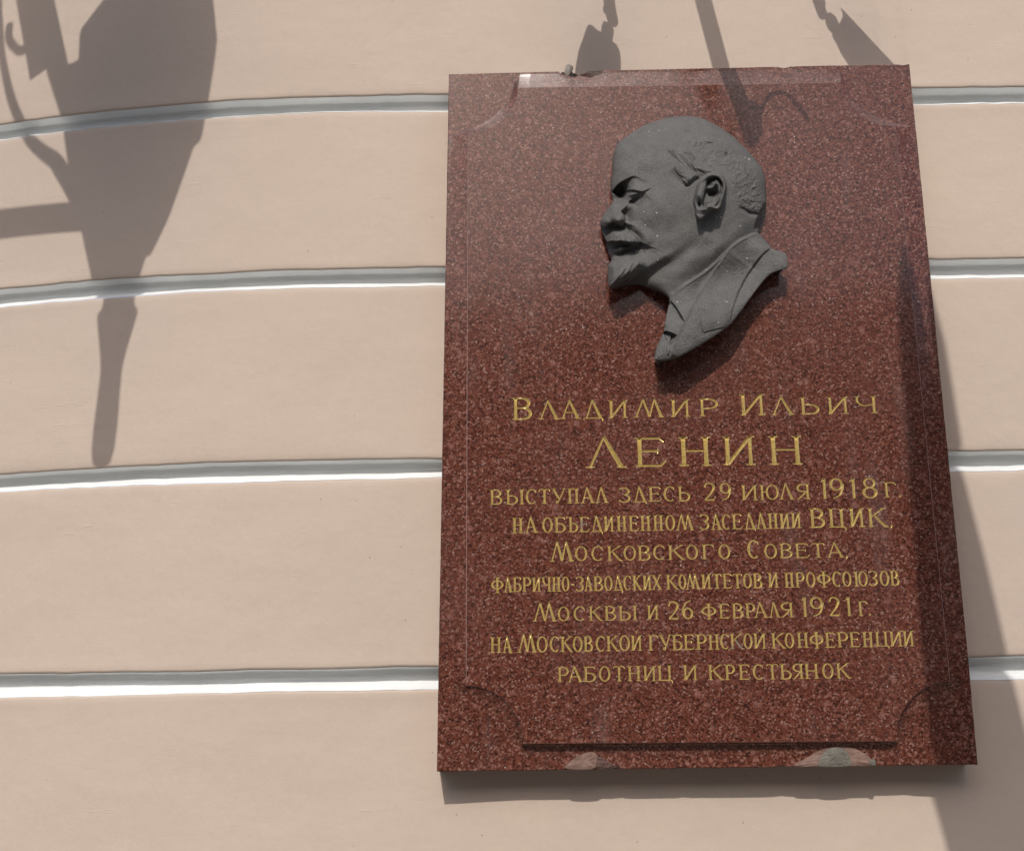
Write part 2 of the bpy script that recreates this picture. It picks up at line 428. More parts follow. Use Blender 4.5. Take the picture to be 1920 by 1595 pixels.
# ------------------------------------------------------------------ the rusticated wall
wall = empty('building_wall', (0, 0, 0), 'pale pink beige rusticated house wall with white painted joints behind the red plaque', 'wall')


def wy(x):
    return 0.17 * np.maximum(0.0, -0.30 - np.asarray(x)) ** 2


xs = np.concatenate([np.arange(-2.3, -1.3, 0.03), np.arange(-1.3, 1.3, 0.006), np.arange(1.3, 3.0, 0.05)])
J = {0: 3.108, 1: 2.7715, 2: 2.4358, 3: 2.0908, 4: 1.7505, 5: 1.412}
TILT = {1: -0.0045, 2: 0.0004, 3: 0.0030, 4: 0.0090, 5: 0.009, 0: -0.005}


def jt(k, x):      # lower edge of the course above joint k
    z = J[k] + TILT[k] * (np.clip(x, -0.6, 0.8) - 0.28) + 0.0012 * noise(x * 9, k * 3.3, 1) + 0.0007 * noise(x * 45, k * 5.1, 2) + 0.0014 * noise(x * 2.2, k, 5)
    return z


HG = {0: 0.034, 1: 0.0335, 2: 0.0355, 3: 0.0335, 4: 0.0365, 5: 0.035}


def jb(k, x):      # upper edge of the course below joint k
    h = HG[k] + 0.0014 * noise(x * 7, k * 4.7, 3) + 0.0010 * noise(x * 38, k * 2.9, 4)
    if k == 1:
        h = h - 0.0035 * np.clip((-0.45 - x) / 0.3, 0, 1) * 0
    return J[k] + TILT[k] * (np.clip(x, -0.6, 0.8) - 0.28) - h


def course(ztop, zbot, k, x):
    """one plaster course: a slab with rounded hand-made edges following the wall's plan"""
    n = len(x); y0 = wy(x)
    prof = [(0.0, 0.030), (0.0, 0.0012), (0.0011, -0.0008), (0.004, -0.0016)]
    rows = []
    for dz, dy in prof:
        rows.append((zbot + dz, y0 + dy))
    for t in np.linspace(0.04, 0.96, 14):
        z = zbot * (1 - t) + ztop * t
        rows.append((z, y0 - 0.0016 + 0.0012 * noise(x * 3.1, z * 3.3, 8) + 0.0006 * noise(x * 9.1, z * 8.3, 9)))
    for dz, dy in prof[::-1]:
        rows.append((ztop - dz, y0 + dy))
    V = np.zeros((len(rows), n, 3))
    for i, (z, y) in enumerate(rows):
        V[i, :, 0] = x; V[i, :, 1] = y; V[i, :, 2] = z
    m_ = len(rows); F = []
    for i in range(m_):
        i2 = (i + 1) % m_
        for j in range(n - 1):
            F.append((i * n + j, i * n + j + 1, i2 * n + j + 1, i2 * n + j))
    F.append(tuple(i * n for i in range(m_))); F.append(tuple(i * n + n - 1 for i in range(m_))[::-1])
    o = mesh('plaster_course', V.reshape(-1, 3), F, M_ST, wall, smooth=True)
    return o


def joint(k, x):
    zt = jt(k, x) - 0.0004; zb = jb(k, x) + 0.0004
    y = wy(x)
    dd = 0.0240 + 0.0012 * noise(x * 4, k * 7.7, 6)
    zk = zb + 0.0150 + 0.0016 * noise(x * 6, k * 2.2, 7)
    rows = [(zt, y + 0.0008), (zt - 0.0002, y + dd * 0.5), (zt - 0.0008, y + dd * 0.97), (zt - 0.0022, y + dd), (zk + 0.0008, y + dd), (zk, y + dd - 0.0008),
            (zk - 0.55 * (zk - zb), y + 0.0125), (zb + 0.0006, y + 0.0018), (zb, y + 0.0008)]
    n = len(x); V = np.zeros((len(rows), n, 3))
    for i, (z, yy) in enumerate(rows):
        V[i, :, 0] = x; V[i, :, 1] = yy; V[i, :, 2] = z
    F = []
    m_ = len(rows)
    for i in range(8):
        for j in range(n - 1):
            F.append((i * n + j, (i + 1) * n + j, (i + 1) * n + j + 1, i * n + j + 1)[::-1])
    return mesh('joint_groove', V[:9].reshape(-1, 3), F, M_WH, wall, smooth=False)


for k in range(6):
    if k == 0:
        course(np.full_like(xs, 5.6), jt(0, xs), 0, xs)
    else:
        if k == 2:        # this course ends at an upright joint by the right frame edge
            a = xs[xs < 0.900]; a = np.append(a, 0.900)
            b = np.append(0.934, xs[xs > 0.934])
            course(jb(1, a), jt(2, a), 2, a); course(jb(1, b), jt(2, b), 2, b)
            zz = [2.455, 2.735]
            vv = [(0.900, 0.0, zz[0]), (0.908, 0.0235, zz[0]), (0.926, 0.0235, zz[0]), (0.934, 0.0, zz[0]), (0.900, 0.0, zz[1]), (0.908, 0.0235, zz[1]), (0.926, 0.0235, zz[1]), (0.934, 0.0, zz[1])]
            vv = [(p[0], p[1], (2.4362 if p[2] < 2.5 else 2.7360)) for p in vv]
            mesh('joint_groove', vv, [(0, 1, 5, 4), (1, 2, 6, 5), (2, 3, 7, 6)], M_WH, wall)
        else:
            course(jb(k - 1, xs), jt(k, xs), k, xs)
    joint(k, xs)
course(jb(5, xs), np.full_like(xs, 0.0), 6, xs)
# wall core behind joints and courses
v, f = box(-0.5, 3.0, 0.045, 0.40, 0.0, 5.6)
mesh('wall_core', v, f, M_ST, wall)

# ------------------------------------------------------------------ the plaque
PX, PZ, TB, TP = 0.258, 2.183, 59.0, 70.0        # plaque centre on the wall; border and panel fronts in mm
plaque = empty('memorial_plaque', (PX, 0, PZ), 'dark red granite memorial plaque with gilded carved lettering and a grey profile relief', 'plaque')
CORN = [(-403.3, 593.8), (410.8, 598.5), (406.7, -593.5), (-413.4, -598.6)]
IX, IZ, CR = (-368.0, 373.0), (-558.0, 560.0), 87.0


def P3(x, z, t):
    return (x / 1000.0, -t / 1000.0, z / 1000.0)


def quad(u, v_):
    """bilinear map of u,v in 0..1 to the slab's four corners"""
    tl, tr, br, bl = [np.array(c) for c in CORN]
    return (tl * (1 - u) + tr * u) * v_ + (bl * (1 - u) + br * u) * (1 - v_)


# panel outline with hollow corners, and for each outline point the matching point on the slab's edge
NA = 24
outl = []; outer = []


def edge_pt(x, z):     # a point on/near the outer rectangle given in nominal coordinates
    u = (x + 408) / 816.0; v_ = (z + 596) / 1192.0
    return quad(u, v_)


OX, OZ = 408.0, 596.0
corners = [((IX[0], IZ[0]), 0), ((IX[1], IZ[0]), 1), ((IX[1], IZ[1]), 2), ((IX[0], IZ[1]), 3)]
sg = [(-1, -1), (1, -1), (1, 1), (-1, 1)]
for (cx, cz), k in corners:
    sx, sz = sg[k]
    arc = []
    for i in range(NA + 1):
        w = i / NA * math.pi / 2
        # from the vertical side point to the horizontal side point (or back), hollow towards the corner
        a = (cx - sx * CR * math.sin(w), cz - sz * CR * math.cos(w))
        t = i / NA
        if t <= 0.5:
            o_ = (sx * OX, (cz - sz * CR) + (sz * OZ - (cz - sz * CR)) * (t / 0.5))
        else:
            o_ = (sx * OX + ((cx - sx * CR) - sx * OX) * ((t - 0.5) / 0.5), sz * OZ)
        arc.append((a, o_))
    if k in (1, 3):
        arc = arc[::-1]
    # order the outline counter-clockwise starting at the lower left corner
    if k == 0:
        seq = arc
    elif k == 1:
        seq = arc
    else:
        seq = arc
    for a, o_ in seq:
        outl.append(a); outer.append(o_)
    # straight side to the next corner
    nx, nz = corners[(k + 1) % 4][0]
    s2 = sg[(k + 1) % 4]
    if k % 2 == 0:
        pa = (cx - sx * CR, cz); pb = (nx - s2[0] * CR, nz)
    else:
        pa = (cx, cz - sz * CR); pb = (nx, nz - s2[1] * CR)
    for i in range(1, 30):
        t = i / 30
        a = (pa[0] * (1 - t) + pb[0] * t, pa[1] * (1 - t) + pb[1] * t)
        if k % 2 == 0:
            o_ = (a[0], sz * OZ)
        else:
            o_ = (sx * OX, a[1])
        outl.append(a); outer.append(o_)
outl = np.array(outl); N = len(outl)
outer_q = np.array([edge_pt(*p) for p in outer])
CW = 30.0
prof_s = [0, 0.012, 0.04, 0.09, 0.16, 0.26, 0.38, 0.52, 0.68, 0.84, 1.0]
isarc = np.zeros(N, bool)
i0 = 0
for k in range(4):
    isarc[i0:i0 + NA + 1] = True
    i0 += NA + 1 + 29
rings = []
for i in range(N):
    a = outl[i]; o_ = outer_q[i]
    L = np.linalg.norm(o_ - a); d = (o_ - a) / L
    cw_ = min(CW, L - 4) if not isarc[i] else min(20.0 + 10 * math.exp(-max(0, L - 37) / 8), L - 4)
    if -a[1] > 540 and not isarc[i]:
        cw_ = 19.0
    low = min(1.0, max(0.0, (-a[1] - 440) / 110.0)) * (1.0 if not (abs(a[0]) > 360) else 0.5)
    D_ = 5.2 + 9.8 * low                        # the lower edge of the panel stands proudest
    if isarc[i]:
        D_ = max(D_, 6.0)
        if a[1] > 0:
            cw_ = 19.0 + 11.0 * math.exp(-max(0, L - 37) / 6)
    col = []
    for s_ in prof_s:
        q_ = 1 - math.sqrt(max(0.0, 1 - (1 - s_) ** 2))
        lin = 0.80 * (1 - s_) ** 1.12 + 0.20 * (1 - min(1.0, s_ / 0.04))
        w_ = max(low, 0.3 if (isarc[i] and a[1] < 0) else 0.0)
        hh = D_ * (w_ * q_ + (1 - w_) * lin)
        p = a + d * cw_ * s_
        col.append((p[0], p[1], TP - D_ + hh))
    for s_ in (0.35, 0.7):
        p = a + d * (cw_ + (L - 1.6 - cw_) * s_)
        col.append((p[0], p[1], TP - D_))
    p = a + d * (L - 1.3)
    col.append((p[0], p[1], TP - D_))
    p = o_
    col.append((p[0], p[1], TP - D_ - 1.1))
    col.append((p[0], p[1], 25.0))
    col.append((p[0], p[1], -1.0))
    rings.append(col)
rings = np.array(rings)                # N, K, 3
# worn arrises: nibble the outer edge a little, more along the bottom and the top
e = noise(outer_q[:, 0] * 0.09, outer_q[:, 1] * 0.09, 21)
K = rings.shape[1]
# finer sampling of outer edge for chips: insert interpolated columns along the straight top and bottom sides
def densify(R, times):
    out = []
    n = len(R)
    for i in range(n):
        a = R[i]; b = R[(i + 1) % n]
        m_ = times if not (isarc[i] and isarc[(i + 1) % n]) else 1
        for j in range(m_):
            out.append(a * (1 - j / m_) + b * (j / m_))
    return np.array(out)


Rg = densify(rings, 5)
N2 = len(Rg)
ox = Rg[:, K - 3, 0]; oz = Rg[:, K - 3, 1]
side_b = oz < -588; side_t = oz > 588


def bumpf(x, c, w, h):
    return h * np.clip(1 - np.abs((x - c) / w), 0, 1) ** 0.5


nib = 0.5 * np.maximum(0, noise(ox * 0.30, oz * 0.3, 22)) + 0.7 * np.maximum(0, noise(ox * 0.11, oz * 0.11, 23) - 0.2)
chip_b = bumpf(ox, -150, 17, 5.5) + bumpf(ox, -193, 10, 2.0) + bumpf(ox, -40, 9, 1.5) + bumpf(ox, 110, 8, 1.6) + bumpf(ox, 205, 30, 3.0) + bumpf(ox, 300, 12, 1.0)
chip_t = bumpf(ox, -183, 24, 12.0) + bumpf(ox, 190, 10, 2.5) + bumpf(ox, 400, 10, 2.0)
cut = nib + np.where(side_b, chip_b, 0) * (1 + 0.25 * noise(ox * 0.4, ox * 0, 25)) + np.where(side_t, chip_t, 0)
vert_dir = np.where(side_b, 1.0, np.where(side_t, -1.0, 0.0))
hor_dir = np.where(~side_b & ~side_t, -np.sign(ox), 0.0)
for kk in range(K - 1):
    lim = (1.2 if kk == K - 4 else 0.0) + (0.5 * cut if kk == K - 2 else cut)
    if kk <= K - 4:
        lim = cut + 1.3 + 0.25 * (K - 4 - kk)
    zc = Rg[:, kk, 1]; xc = Rg[:, kk, 0]
    near = np.abs(np.abs(ox) - 408) > 12
    Rg[:, kk, 1] = np.where(side_b, np.maximum(zc, oz + lim), np.where(side_t, np.minimum(zc, oz - lim), zc))
    sideh = ~side_b & ~side_t
    Rg[:, kk, 0] = np.where(sideh & (ox < 0), np.maximum(xc, ox + lim * 0.6), np.where(sideh, np.minimum(xc, ox - lim * 0.6), xc))
V = []
F = []
for i in range(N2):
    for k in range(K):
        V.append(P3(*Rg[i, k]))
for i in range(N2):
    i2 = (i + 1) % N2
    for k in range(K - 1):
        F.append((i * K + k, i2 * K + k, i2 * K + k + 1, i * K + k + 1)[::-1])
slabV, slabF = V, F

# ------------------------------------------------------------------ lettering: V-cut strokes
TK, TN = 0.072, 0.036      # half widths of thick and thin strokes, in cap heights


def glyph(ch, w):
    """strokes [(points, half widths)] in cap-height units; w = width/height of the letter's box"""
    S_ = []
    narrow = min(1.0, w / 0.62)
    T, n_ = TK * (0.80 + 0.20 * narrow), TN
    sl_ = min(0.16, w * 0.22)

    def st(x0, y0, x1, y1, h, h2=None):
        S_.append(([(x0, y0), ((x0 + x1) / 2, (y0 + y1) / 2), (x1, y1)], [h, h * 0.93 if h2 is None else (h + h2) / 2, h if h2 is None else h2]))

    def serif(x, y, L=None, l=1, r=1):
        L = L or sl_
        S_.append(([(x - L * l, y), (x - L * l * 0.4, y), (x, y), (x + L * r * 0.4, y), (x + L * r, y)], [0.016, 0.026, 0.036, 0.026, 0.016]))

    def stem(x, y0=0.02, y1=0.98, h=None, bs=(1, 1), ts=(1, 1)):
        h = h or T
        S_.append(([(x, y0), (x, y0 + 0.10), (x, (y0 + y1) / 2), (x, y1 - 0.10), (x, y1)], [h * 1.25, h, h * 0.92, h, h * 1.25]))
        if bs:
            serif(x, y0 + 0.005, None, *bs)
        if ts:
            serif(x, y1 - 0.005, None, *ts)

    def arc(cx, cy, rx, ry, a0, a1, hx, hy, n=12):
        P = []; Hh = []
        for i in range(n + 1):
            a = math.radians(a0 + (a1 - a0) * i / n)
            P.append((cx + rx * math.cos(a), cy + ry * math.sin(a)))
            Hh.append(hy + (hx - hy) * abs(math.cos(a)) ** 1.3)
        S_.append((P, Hh))

    def bowl(x, y0, y1, r, h=None):
        """a bowl on the right side of a stem at x, between heights y0 and y1, reaching x=r"""
        h = h or T
        cy = (y0 + y1) / 2; ry = (y1 - y0) / 2
        cx = x + (r - x) * 0.42
        S_.append(([(x, y1), (cx, y1)], [n_ * 0.9, n_]))
        arc(cx, cy, r - cx, ry, 90, -90, h, n_, 12)
        S_.append(([(cx, y0), (x, y0)], [n_, n_ * 0.9]))

    a = sl_ + T * 0.2
    if ch in 'ВРЬЫЪБЕГ':
        x = a
        if ch == 'В':
            stem(x, ts=(1, 0), bs=(1, 0)); bowl(x, 0.53, 0.975, w - T * 1.9); bowl(x, 0.025, 0.53, w - T)
        elif ch == 'Р':
            stem(x, ts=(1, 0)); bowl(x, 0.44, 0.975, w - T)
        elif ch == 'Ь':
            stem(x, bs=(1, 0)); bowl(x, 0.025, 0.56, w - T)
        elif ch == 'Ы':
            stem(x, bs=(1, 0)); bowl(x, 0.025, 0.56, w * 0.60); stem(w - a)
        elif ch == 'Ъ':
            x = a + w * 0.14
            stem(x, bs=(1, 0), ts=(0, 0.2)); S_.append(([(x, 0.965), (x - w * 0.28, 0.965), (x - w * 0.33, 0.87)], [n_, n_, 0.02])); bowl(x, 0.025, 0.56, w - T)
        elif ch == 'Б':
            stem(x, bs=(1, 0), ts=(1, 0)); bowl(x, 0.025, 0.56, w - T)
            S_.append(([(x, 0.965), (w * 0.80, 0.965), (w * 0.93, 0.84)], [n_, n_ * 1.1, 0.018]))
        elif ch == 'Е':
            stem(x, ts=(1, 0), bs=(1, 0))
            S_.append(([(x, 0.965), (w * 0.76, 0.965), (w * 0.90, 0.83)], [n_, n_ * 1.1, 0.018]))
            S_.append(([(x, 0.53), (w * 0.70, 0.53)], [n_ * 0.9, n_]))
            S_.append(([(w * 0.72, 0.62), (w * 0.70, 0.53), (w * 0.72, 0.44)], [0.014, 0.03, 0.014]))
            S_.append(([(x, 0.035), (w * 0.80, 0.035), (w * 0.97, 0.20)], [n_, n_ * 1.2, 0.018]))
        elif ch == 'Г':
            stem(x, ts=(1, 0)); S_.append(([(x, 0.965), (w * 0.80, 0.965), (w * 0.95, 0.80)], [n_, n_ * 1.1, 0.018]))
    elif ch in 'АЛД':
        xl, xr, xm = sl_ * 0.9, w - sl_ * 0.9, w * 0.46
        if ch == 'Д':
            xl, xr = w * 0.17, w * 0.86
        st(xl, 0.02, xm, 1.03, n_ * 1.1, n_ * 0.9)
        S_.append(([(xm - 0.01, 1.06), ((xm + xr) / 2, 0.52), (xr, 0.02)], [T * 0.72, T, T * 1.12]))
        if ch == 'А':
            S_.append(([(xl + (xm - xl) * 0.33, 0.35), (xr - (xr - xm) * 0.33, 0.35)], [n_ * 0.9, n_ * 0.9]))
        if ch == 'Д':
            S_.append(([(0.0, -0.02), (w * 0.12, 0.02), (w * 0.5, 0.03), (w * 0.90, 0.02)], [0.014, 0.03, n_, n_]))
            S_.append(([(w * 0.88, 0.03), (w * 0.96, -0.04), (w * 0.94, -0.15)], [n_, 0.035, 0.014]))
        else:
            serif(xl, 0.022, sl_ * 0.9); serif(xr, 0.022, sl_)
    elif ch in 'ИЙНПЦЮ' and ch != 'Ю':
        xl, xr = a, w - a
        if ch in 'ИЙ':
            stem(xl, ts=(1, 0.5), bs=(1, 0)); stem(xr, ts=(0.5, 1), h=T * 0.85)
            S_.append(([(xl, 0.03), (w / 2, 0.5), (xr, 0.97)], [T * 0.8, T * 0.75, T * 0.8]))
            if ch == 'Й':
                S_.append(([(w * 0.38, 1.26), (w * 0.50, 1.13), (w * 0.64, 1.30)], [0.02, 0.045, 0.02]))
        elif ch == 'Н':
            stem(xl); stem(xr)
            S_.append(([(xl, 0.52), (xr, 0.52)], [n_ * 0.9, n_ * 0.9]))
        elif ch == 'П':
            stem(xl, ts=(1, 0)); stem(xr, ts=(0, 1))
            S_.append(([(xl, 0.965), (xr, 0.965)], [n_, n_]))
        elif ch == 'Ц':
            stem(xl, bs=(1, 0)); stem(xr - w * 0.03, bs=(0, 1))
            S_.append(([(xl, 0.035), (xr, 0.035)], [n_, n_]))
            S_.append(([(xr, 0.03), (w - 0.02, -0.03), (w - 0.03, -0.17)], [n_, 0.036, 0.014]))
    elif ch == 'М':
        xs_ = [w * 0.10, w * 0.33, w * 0.53, w * 0.70, w * 0.91]
        st(xs_[0], 0.02, xs_[1], 1.02, n_ * 1.1, n_)
        S_.append(([(xs_[1] - 0.01, 1.05), (xs_[2], 0.04)], [T * 0.75, T * 0.9]))
        st(xs_[2], 0.02, xs_[3], 1.02, n_ * 1.1, n_)
        S_.append(([(xs_[3] - 0.01, 1.05), (xs_[4], 0.02)], [T * 0.75, T * 1.15]))
        serif(xs_[0], 0.022, sl_ * 0.8); serif(xs_[4], 0.022, sl_ * 0.9)
    elif ch == 'О':
        arc(w / 2, 0.5, w / 2 - T, 0.47, 0, 360, T * 0.95, n_, 24)
    elif ch == 'С':
        arc(w * 0.54, 0.5, w * 0.54 - T, 0.47, 52, 308, T, n_, 18)
        S_.append(([(w * 0.86, 0.90), (w * 0.90, 0.72)], [0.035, 0.016]))
    elif ch == 'З':
        arc(w * 0.44, 0.75, w * 0.44, 0.22, 150, -90, T * 0.9, n_, 14)
        arc(w * 0.44, 0.275, w * 0.56 - T, 0.25, 90, -150, T, n_, 14)
    elif ch == 'Т':
        stem(w / 2, ts=None)
        S_.append(([(0.03, 0.83), (w * 0.12, 0.96), (w * 0.5, 0.965), (w * 0.88, 0.96), (w - 0.03, 0.83)], [0.016, n_, n_, n_, 0.016]))
    elif ch == 'У':
        S_.append(([(w * 0.16, 0.97), (w * 0.36, 0.60), (w * 0.55, 0.30)], [T * 1.05, T, T * 0.8]))
        S_.append(([(w * 0.90, 0.97), (w * 0.62, 0.36), (w * 0.47, 0.08)], [n_, n_, n_]))
        arc(w * 0.42, 0.10, 0.07, 0.07, 0, 360, n_, n_, 10)
        serif(w * 0.16, 0.975, sl_ * 0.9); serif(w * 0.90, 0.975, sl_ * 0.7)
    elif ch == 'Ю':
        stem(a, bs=(1, 0.7), ts=(1, 0.7))
        cx = w * 0.66
        S_.append(([(a, 0.52), (cx - (w - cx) + T, 0.52)], [n_, n_]))
        arc(cx, 0.5, w - cx - T, 0.47, 0, 360, T * 0.9, n_, 20)
    elif ch == 'Я':
        x = w - a
        stem(x, ts=(0, 1))
        cy, ry = 0.74, 0.235; cx = x - (x - T) * 0.45
        S_.append(([(x, cy + ry), (cx, cy + ry)], [n_, n_])); S_.append(([(x, cy - ry), (cx, cy - ry)], [n_, n_]))
        arc(cx, cy, cx - T * 1.3, ry, 90, 270, T, n_, 12)
        S_.append(([(x - T, 0.50), (w * 0.38, 0.20), (w * 0.14, 0.02), (0.0, 0.04)], [n_ * 1.2, n_ * 1.3, n_, 0.015]))
    elif ch == 'К':
        stem(a, ts=(1, 0.8), bs=(1, 0.8))
        S_.append(([(a, 0.50), (w * 0.55, 0.80), (w * 0.80, 0.97)], [n_, n_, n_])); serif(w * 0.80, 0.975, sl_ * 0.8)
        S_.append(([(w * 0.36, 0.62), (w * 0.62, 0.28), (w * 0.84, 0.03), (w * 1.0, 0.0)], [T * 0.8, T, T * 0.9, 0.016]))
    elif ch == 'Х':
        S_.append(([(w * 0.18, 0.97), (w * 0.82, 0.03)], [T, T])); S_.append(([(w * 0.82, 0.97), (w * 0.16, 0.03)], [n_, n_]))
        for xx, yy in ((0.18, 0.975), (0.82, 0.975), (0.16, 0.022), (0.82, 0.022)):
            serif(w * xx, yy, sl_ * 0.7)
    elif ch == 'Ф':
        stem(w / 2, y0=-0.02, y1=1.04)
        arc(w / 2, 0.54, w / 2 - T, 0.27, 0, 360, T, n_, 22)
    elif ch == 'Ч':
        x = w - a
        stem(x)
        S_.append(([(w * 0.14, 0.97), (w * 0.15, 0.70), (w * 0.28, 0.50), (w * 0.5, 0.44), (x, 0.52)], [T * 0.9, T * 0.9, T * 0.6, n_, n_])); serif(w * 0.14, 0.975, sl_ * 0.8)
    elif ch == '1':
        stem(w * 0.60, ts=None, y1=1.0); S_.append(([(w * 0.10, 0.82), (w * 0.6, 0.98)], [0.015, n_ * 1.2]))
    elif ch == '2':
        P = catmull([(w * 0.10, 0.74), (w * 0.22, 0.93), (w * 0.52, 0.98), (w * 0.84, 0.86), (w * 0.84, 0.66), (w * 0.56, 0.36), (w * 0.10, 0.06)], 4)
        S_.append(([tuple(p) for p in P], list(np.interp(np.linspace(0, 1, len(P)), [0, .25, .45, .62, .8, 1], [T * 0.7, n_, T * 0.8, T, T * 0.6, n_]))))
        S_.append(([(w * 0.08, 0.05), (w * 0.85, 0.05), (w * 0.97, 0.18)], [T * 0.6, T * 0.7, 0.016]))
    elif ch == '9':
        arc(w * 0.48, 0.70, w * 0.48 - T, 0.28, 0, 360, T * 0.9, n_, 20)
        P = catmull([(w - T, 0.72), (w - T * 1.2, 0.48), (w * 0.66, 0.16), (w * 0.20, 0.02)], 5)
        S_.append(([tuple(p) for p in P], list(np.linspace(T * 1.05, 0.02, len(P)))))
    elif ch == '6':
        arc(w * 0.52, 0.30, w * 0.48 - T, 0.28, 0, 360, T * 0.9, n_, 20)
        P = catmull([(T * 1.1, 0.28), (w * 0.10, 0.52), (w * 0.34, 0.84), (w * 0.82, 1.0)], 5)
        S_.append(([tuple(p) for p in P], list(np.linspace(T * 1.05, 0.02, len(P)))))
    elif ch == '8':
        arc(w * 0.5, 0.755, w * 0.42 - T, 0.225, 0, 360, T * 0.8, n_, 18)
        arc(w * 0.5, 0.27, w * 0.5 - T, 0.26, 0, 360, T * 0.95, n_, 20)
    elif ch == '.':
        arc(w / 2, 0.07, 0.03, 0.03, 0, 360, 0.045, 0.045, 8)
    elif ch == ',':
        S_.append(([(w * 0.5, 0.10), (w * 0.52, 0.02), (w * 0.25, -0.14)], [0.075, 0.06, 0.015]))
    elif ch == '-':
        S_.append(([(0.0, 0.45), (w, 0.45)], [0.045, 0.045]))
    return S_


def strip_geo(P, Hw):
    P = np.array(P, float); Hw = np.array(Hw, float)
    T = np.zeros_like(P)
    closed = np.linalg.norm(P[0] - P[-1]) < 1e-6
    for i in range(len(P)):
        a = P[i - 1] if i > 0 else (P[-2] if closed else P[0])
        b = P[i + 1] if i < len(P) - 1 else (P[1] if closed else P[-1])
        d = b - a
        T[i] = d / (np.linalg.norm(d) + 1e-9)
    Nn = np.stack([-T[:, 1], T[:, 0]], -1)
    return P, P + Nn * Hw[:, None], P - Nn * Hw[:, None], Hw


def vdepth(q, strokes):
    """depth of the V cut at points q (n,2): the deepest of all strokes there"""
    best = np.zeros(len(q))
    for P, _, _, Hw in strokes:
        for i in range(len(P) - 1):
            a, b = P[i], P[i + 1]
            d = b - a; L2 = d @ d + 1e-12
            t = np.clip(((q - a) @ d) / L2, 0, 1)
            dist = np.linalg.norm(q - (a + t[:, None] * d), axis=1)
            hw = Hw[i] * (1 - t) + Hw[i + 1] * t
            best = np.maximum(best, hw - dist)
    return best


panel_holes = []
panelV = []; panelF = []          # granite pieces, joined into the slab at the end
VK = 1.0                         # depth of the cut against its half width
n_letters = 0
wear = np.random.RandomState(3)
for li, line in enumerate(LINES):
    x_a = min(r[1] for r in line) - 8; x_b = max(r[1] + r[3] for r in line) + 8
    x_b = min(x_b, 371.0)
    letters = []
    for ch, x, z, w, h in line:
        gs = []
        jx, jz = wear.uniform(-0.3, 0.3, 2)
        for P, Hw in glyph(ch, w / h):
            P = np.array(P, float) * h + np.array([x + jx, z + jz]); Hw = np.array(Hw) * h
            gs.append(strip_geo(P, Hw))
        letters.append(gs)
    allp = np.concatenate([np.concatenate([s[1], s[2]]) for gs in letters for s in gs])
    z_a = allp[:, 1].min() - 1.0; z_b = allp[:, 1].max() + 1.0
    panel_holes.append((x_a, x_b, z_a, z_b))
    vc = [(x_a, z_a), (x_b, z_a), (x_b, z_b), (x_a, z_b)]
    fc = [[0, 1, 2, 3]]; own = [-1]
    # a light grid of extra points keeps the granite triangles well shaped
    for k, gs in enumerate(letters):
        for P, A, B, Hw in gs:
            b0 = len(vc); n = len(P)
            vc += [tuple(p) for p in P] + [tuple(p) for p in A] + [tuple(p) for p in B]
            for i in range(n - 1):
                fc.append([b0 + i, b0 + i + 1, b0 + n + i + 1, b0 + n + i][::1]); own.append(k)
                fc.append([b0 + 2 * n + i, b0 + 2 * n + i + 1, b0 + i + 1, b0 + i]); own.append(k)
    ed_ = {(min(u, v_), max(u, v_)) for q in fc for u, v_ in zip(q, q[1:] + q[:1]) if u != v_}
    rv, re, rf, ov, oe, of = delaunay_2d_cdt([Vector(p) for p in vc], list(ed_), [], 0, 1e-4)
    rv = np.array([tuple(p) for p in rv])
    rf = [tuple(t) for t in rf]
    cen = np.array([rv[list(t)].mean(0) for t in rf])
    owner = -np.ones(len(rf), int)
    for k, gs in enumerate(letters):
        pk = np.concatenate([np.concatenate([s[1], s[2]]) for s in gs])
        lo = pk.min(0) - 0.1; hi = pk.max(0) + 0.1
        c_i = np.where((cen[:, 0] > lo[0]) & (cen[:, 0] < hi[0]) & (cen[:, 1] > lo[1]) & (cen[:, 1] < hi[1]) & (owner < 0))[0]
        if not len(c_i):
            continue
        q = cen[c_i]; hit = np.zeros(len(q), bool)
        for P, A, B, Hw in gs:
            for i in range(len(P) - 1):
                for T3 in ((A[i], A[i + 1], B[i + 1]), (A[i], B[i + 1], B[i])):
                    sg3 = []
                    for m_ in range(3):
                        p0 = T3[m_]; p1 = T3[(m_ + 1) % 3]
                        sg3.append((p1[0] - p0[0]) * (q[:, 1] - p0[1]) - (p1[1] - p0[1]) * (q[:, 0] - p0[0]))
                    sg3 = np.array(sg3)
                    hit |= (sg3.min(0) > 0) | (sg3.max(0) < 0)
        owner[c_i[hit]] = k
    used_out = set()
    for t, ow in zip(rf, owner):
        if ow < 0:
            used_out.update(t)
    base = len(panelV)
    panelV += [P3(p[0], p[1], TP) for p in rv]
    panelF += [tuple(base + i for i in t) for t, ow in zip(rf, owner) if ow < 0]
    for k, gs in enumerate(letters):
        tris = [t for t, ow in zip(rf, owner) if ow == k]
        if not tris:
            continue
        idx = sorted({i for t in tris for i in t})
        mp = {i: j for j, i in enumerate(idx)}
        q = rv[idx]
        d = vdepth(q, gs) * VK
        d[[j for j, i in enumerate(idx) if i in used_out]] = 0
        vv = [P3(p[0], p[1], TP - dd) for p, dd in zip(q, d)]
        ff = [tuple(mp[i] for i in t) for t in tris]
        mesh('gilded_letter', vv, ff, M_AU, plaque)
        n_letters += 1
print('letters', n_letters)

# the rest of the panel face, with holes where the text strips lie
vc = [tuple(p) for p in outl]
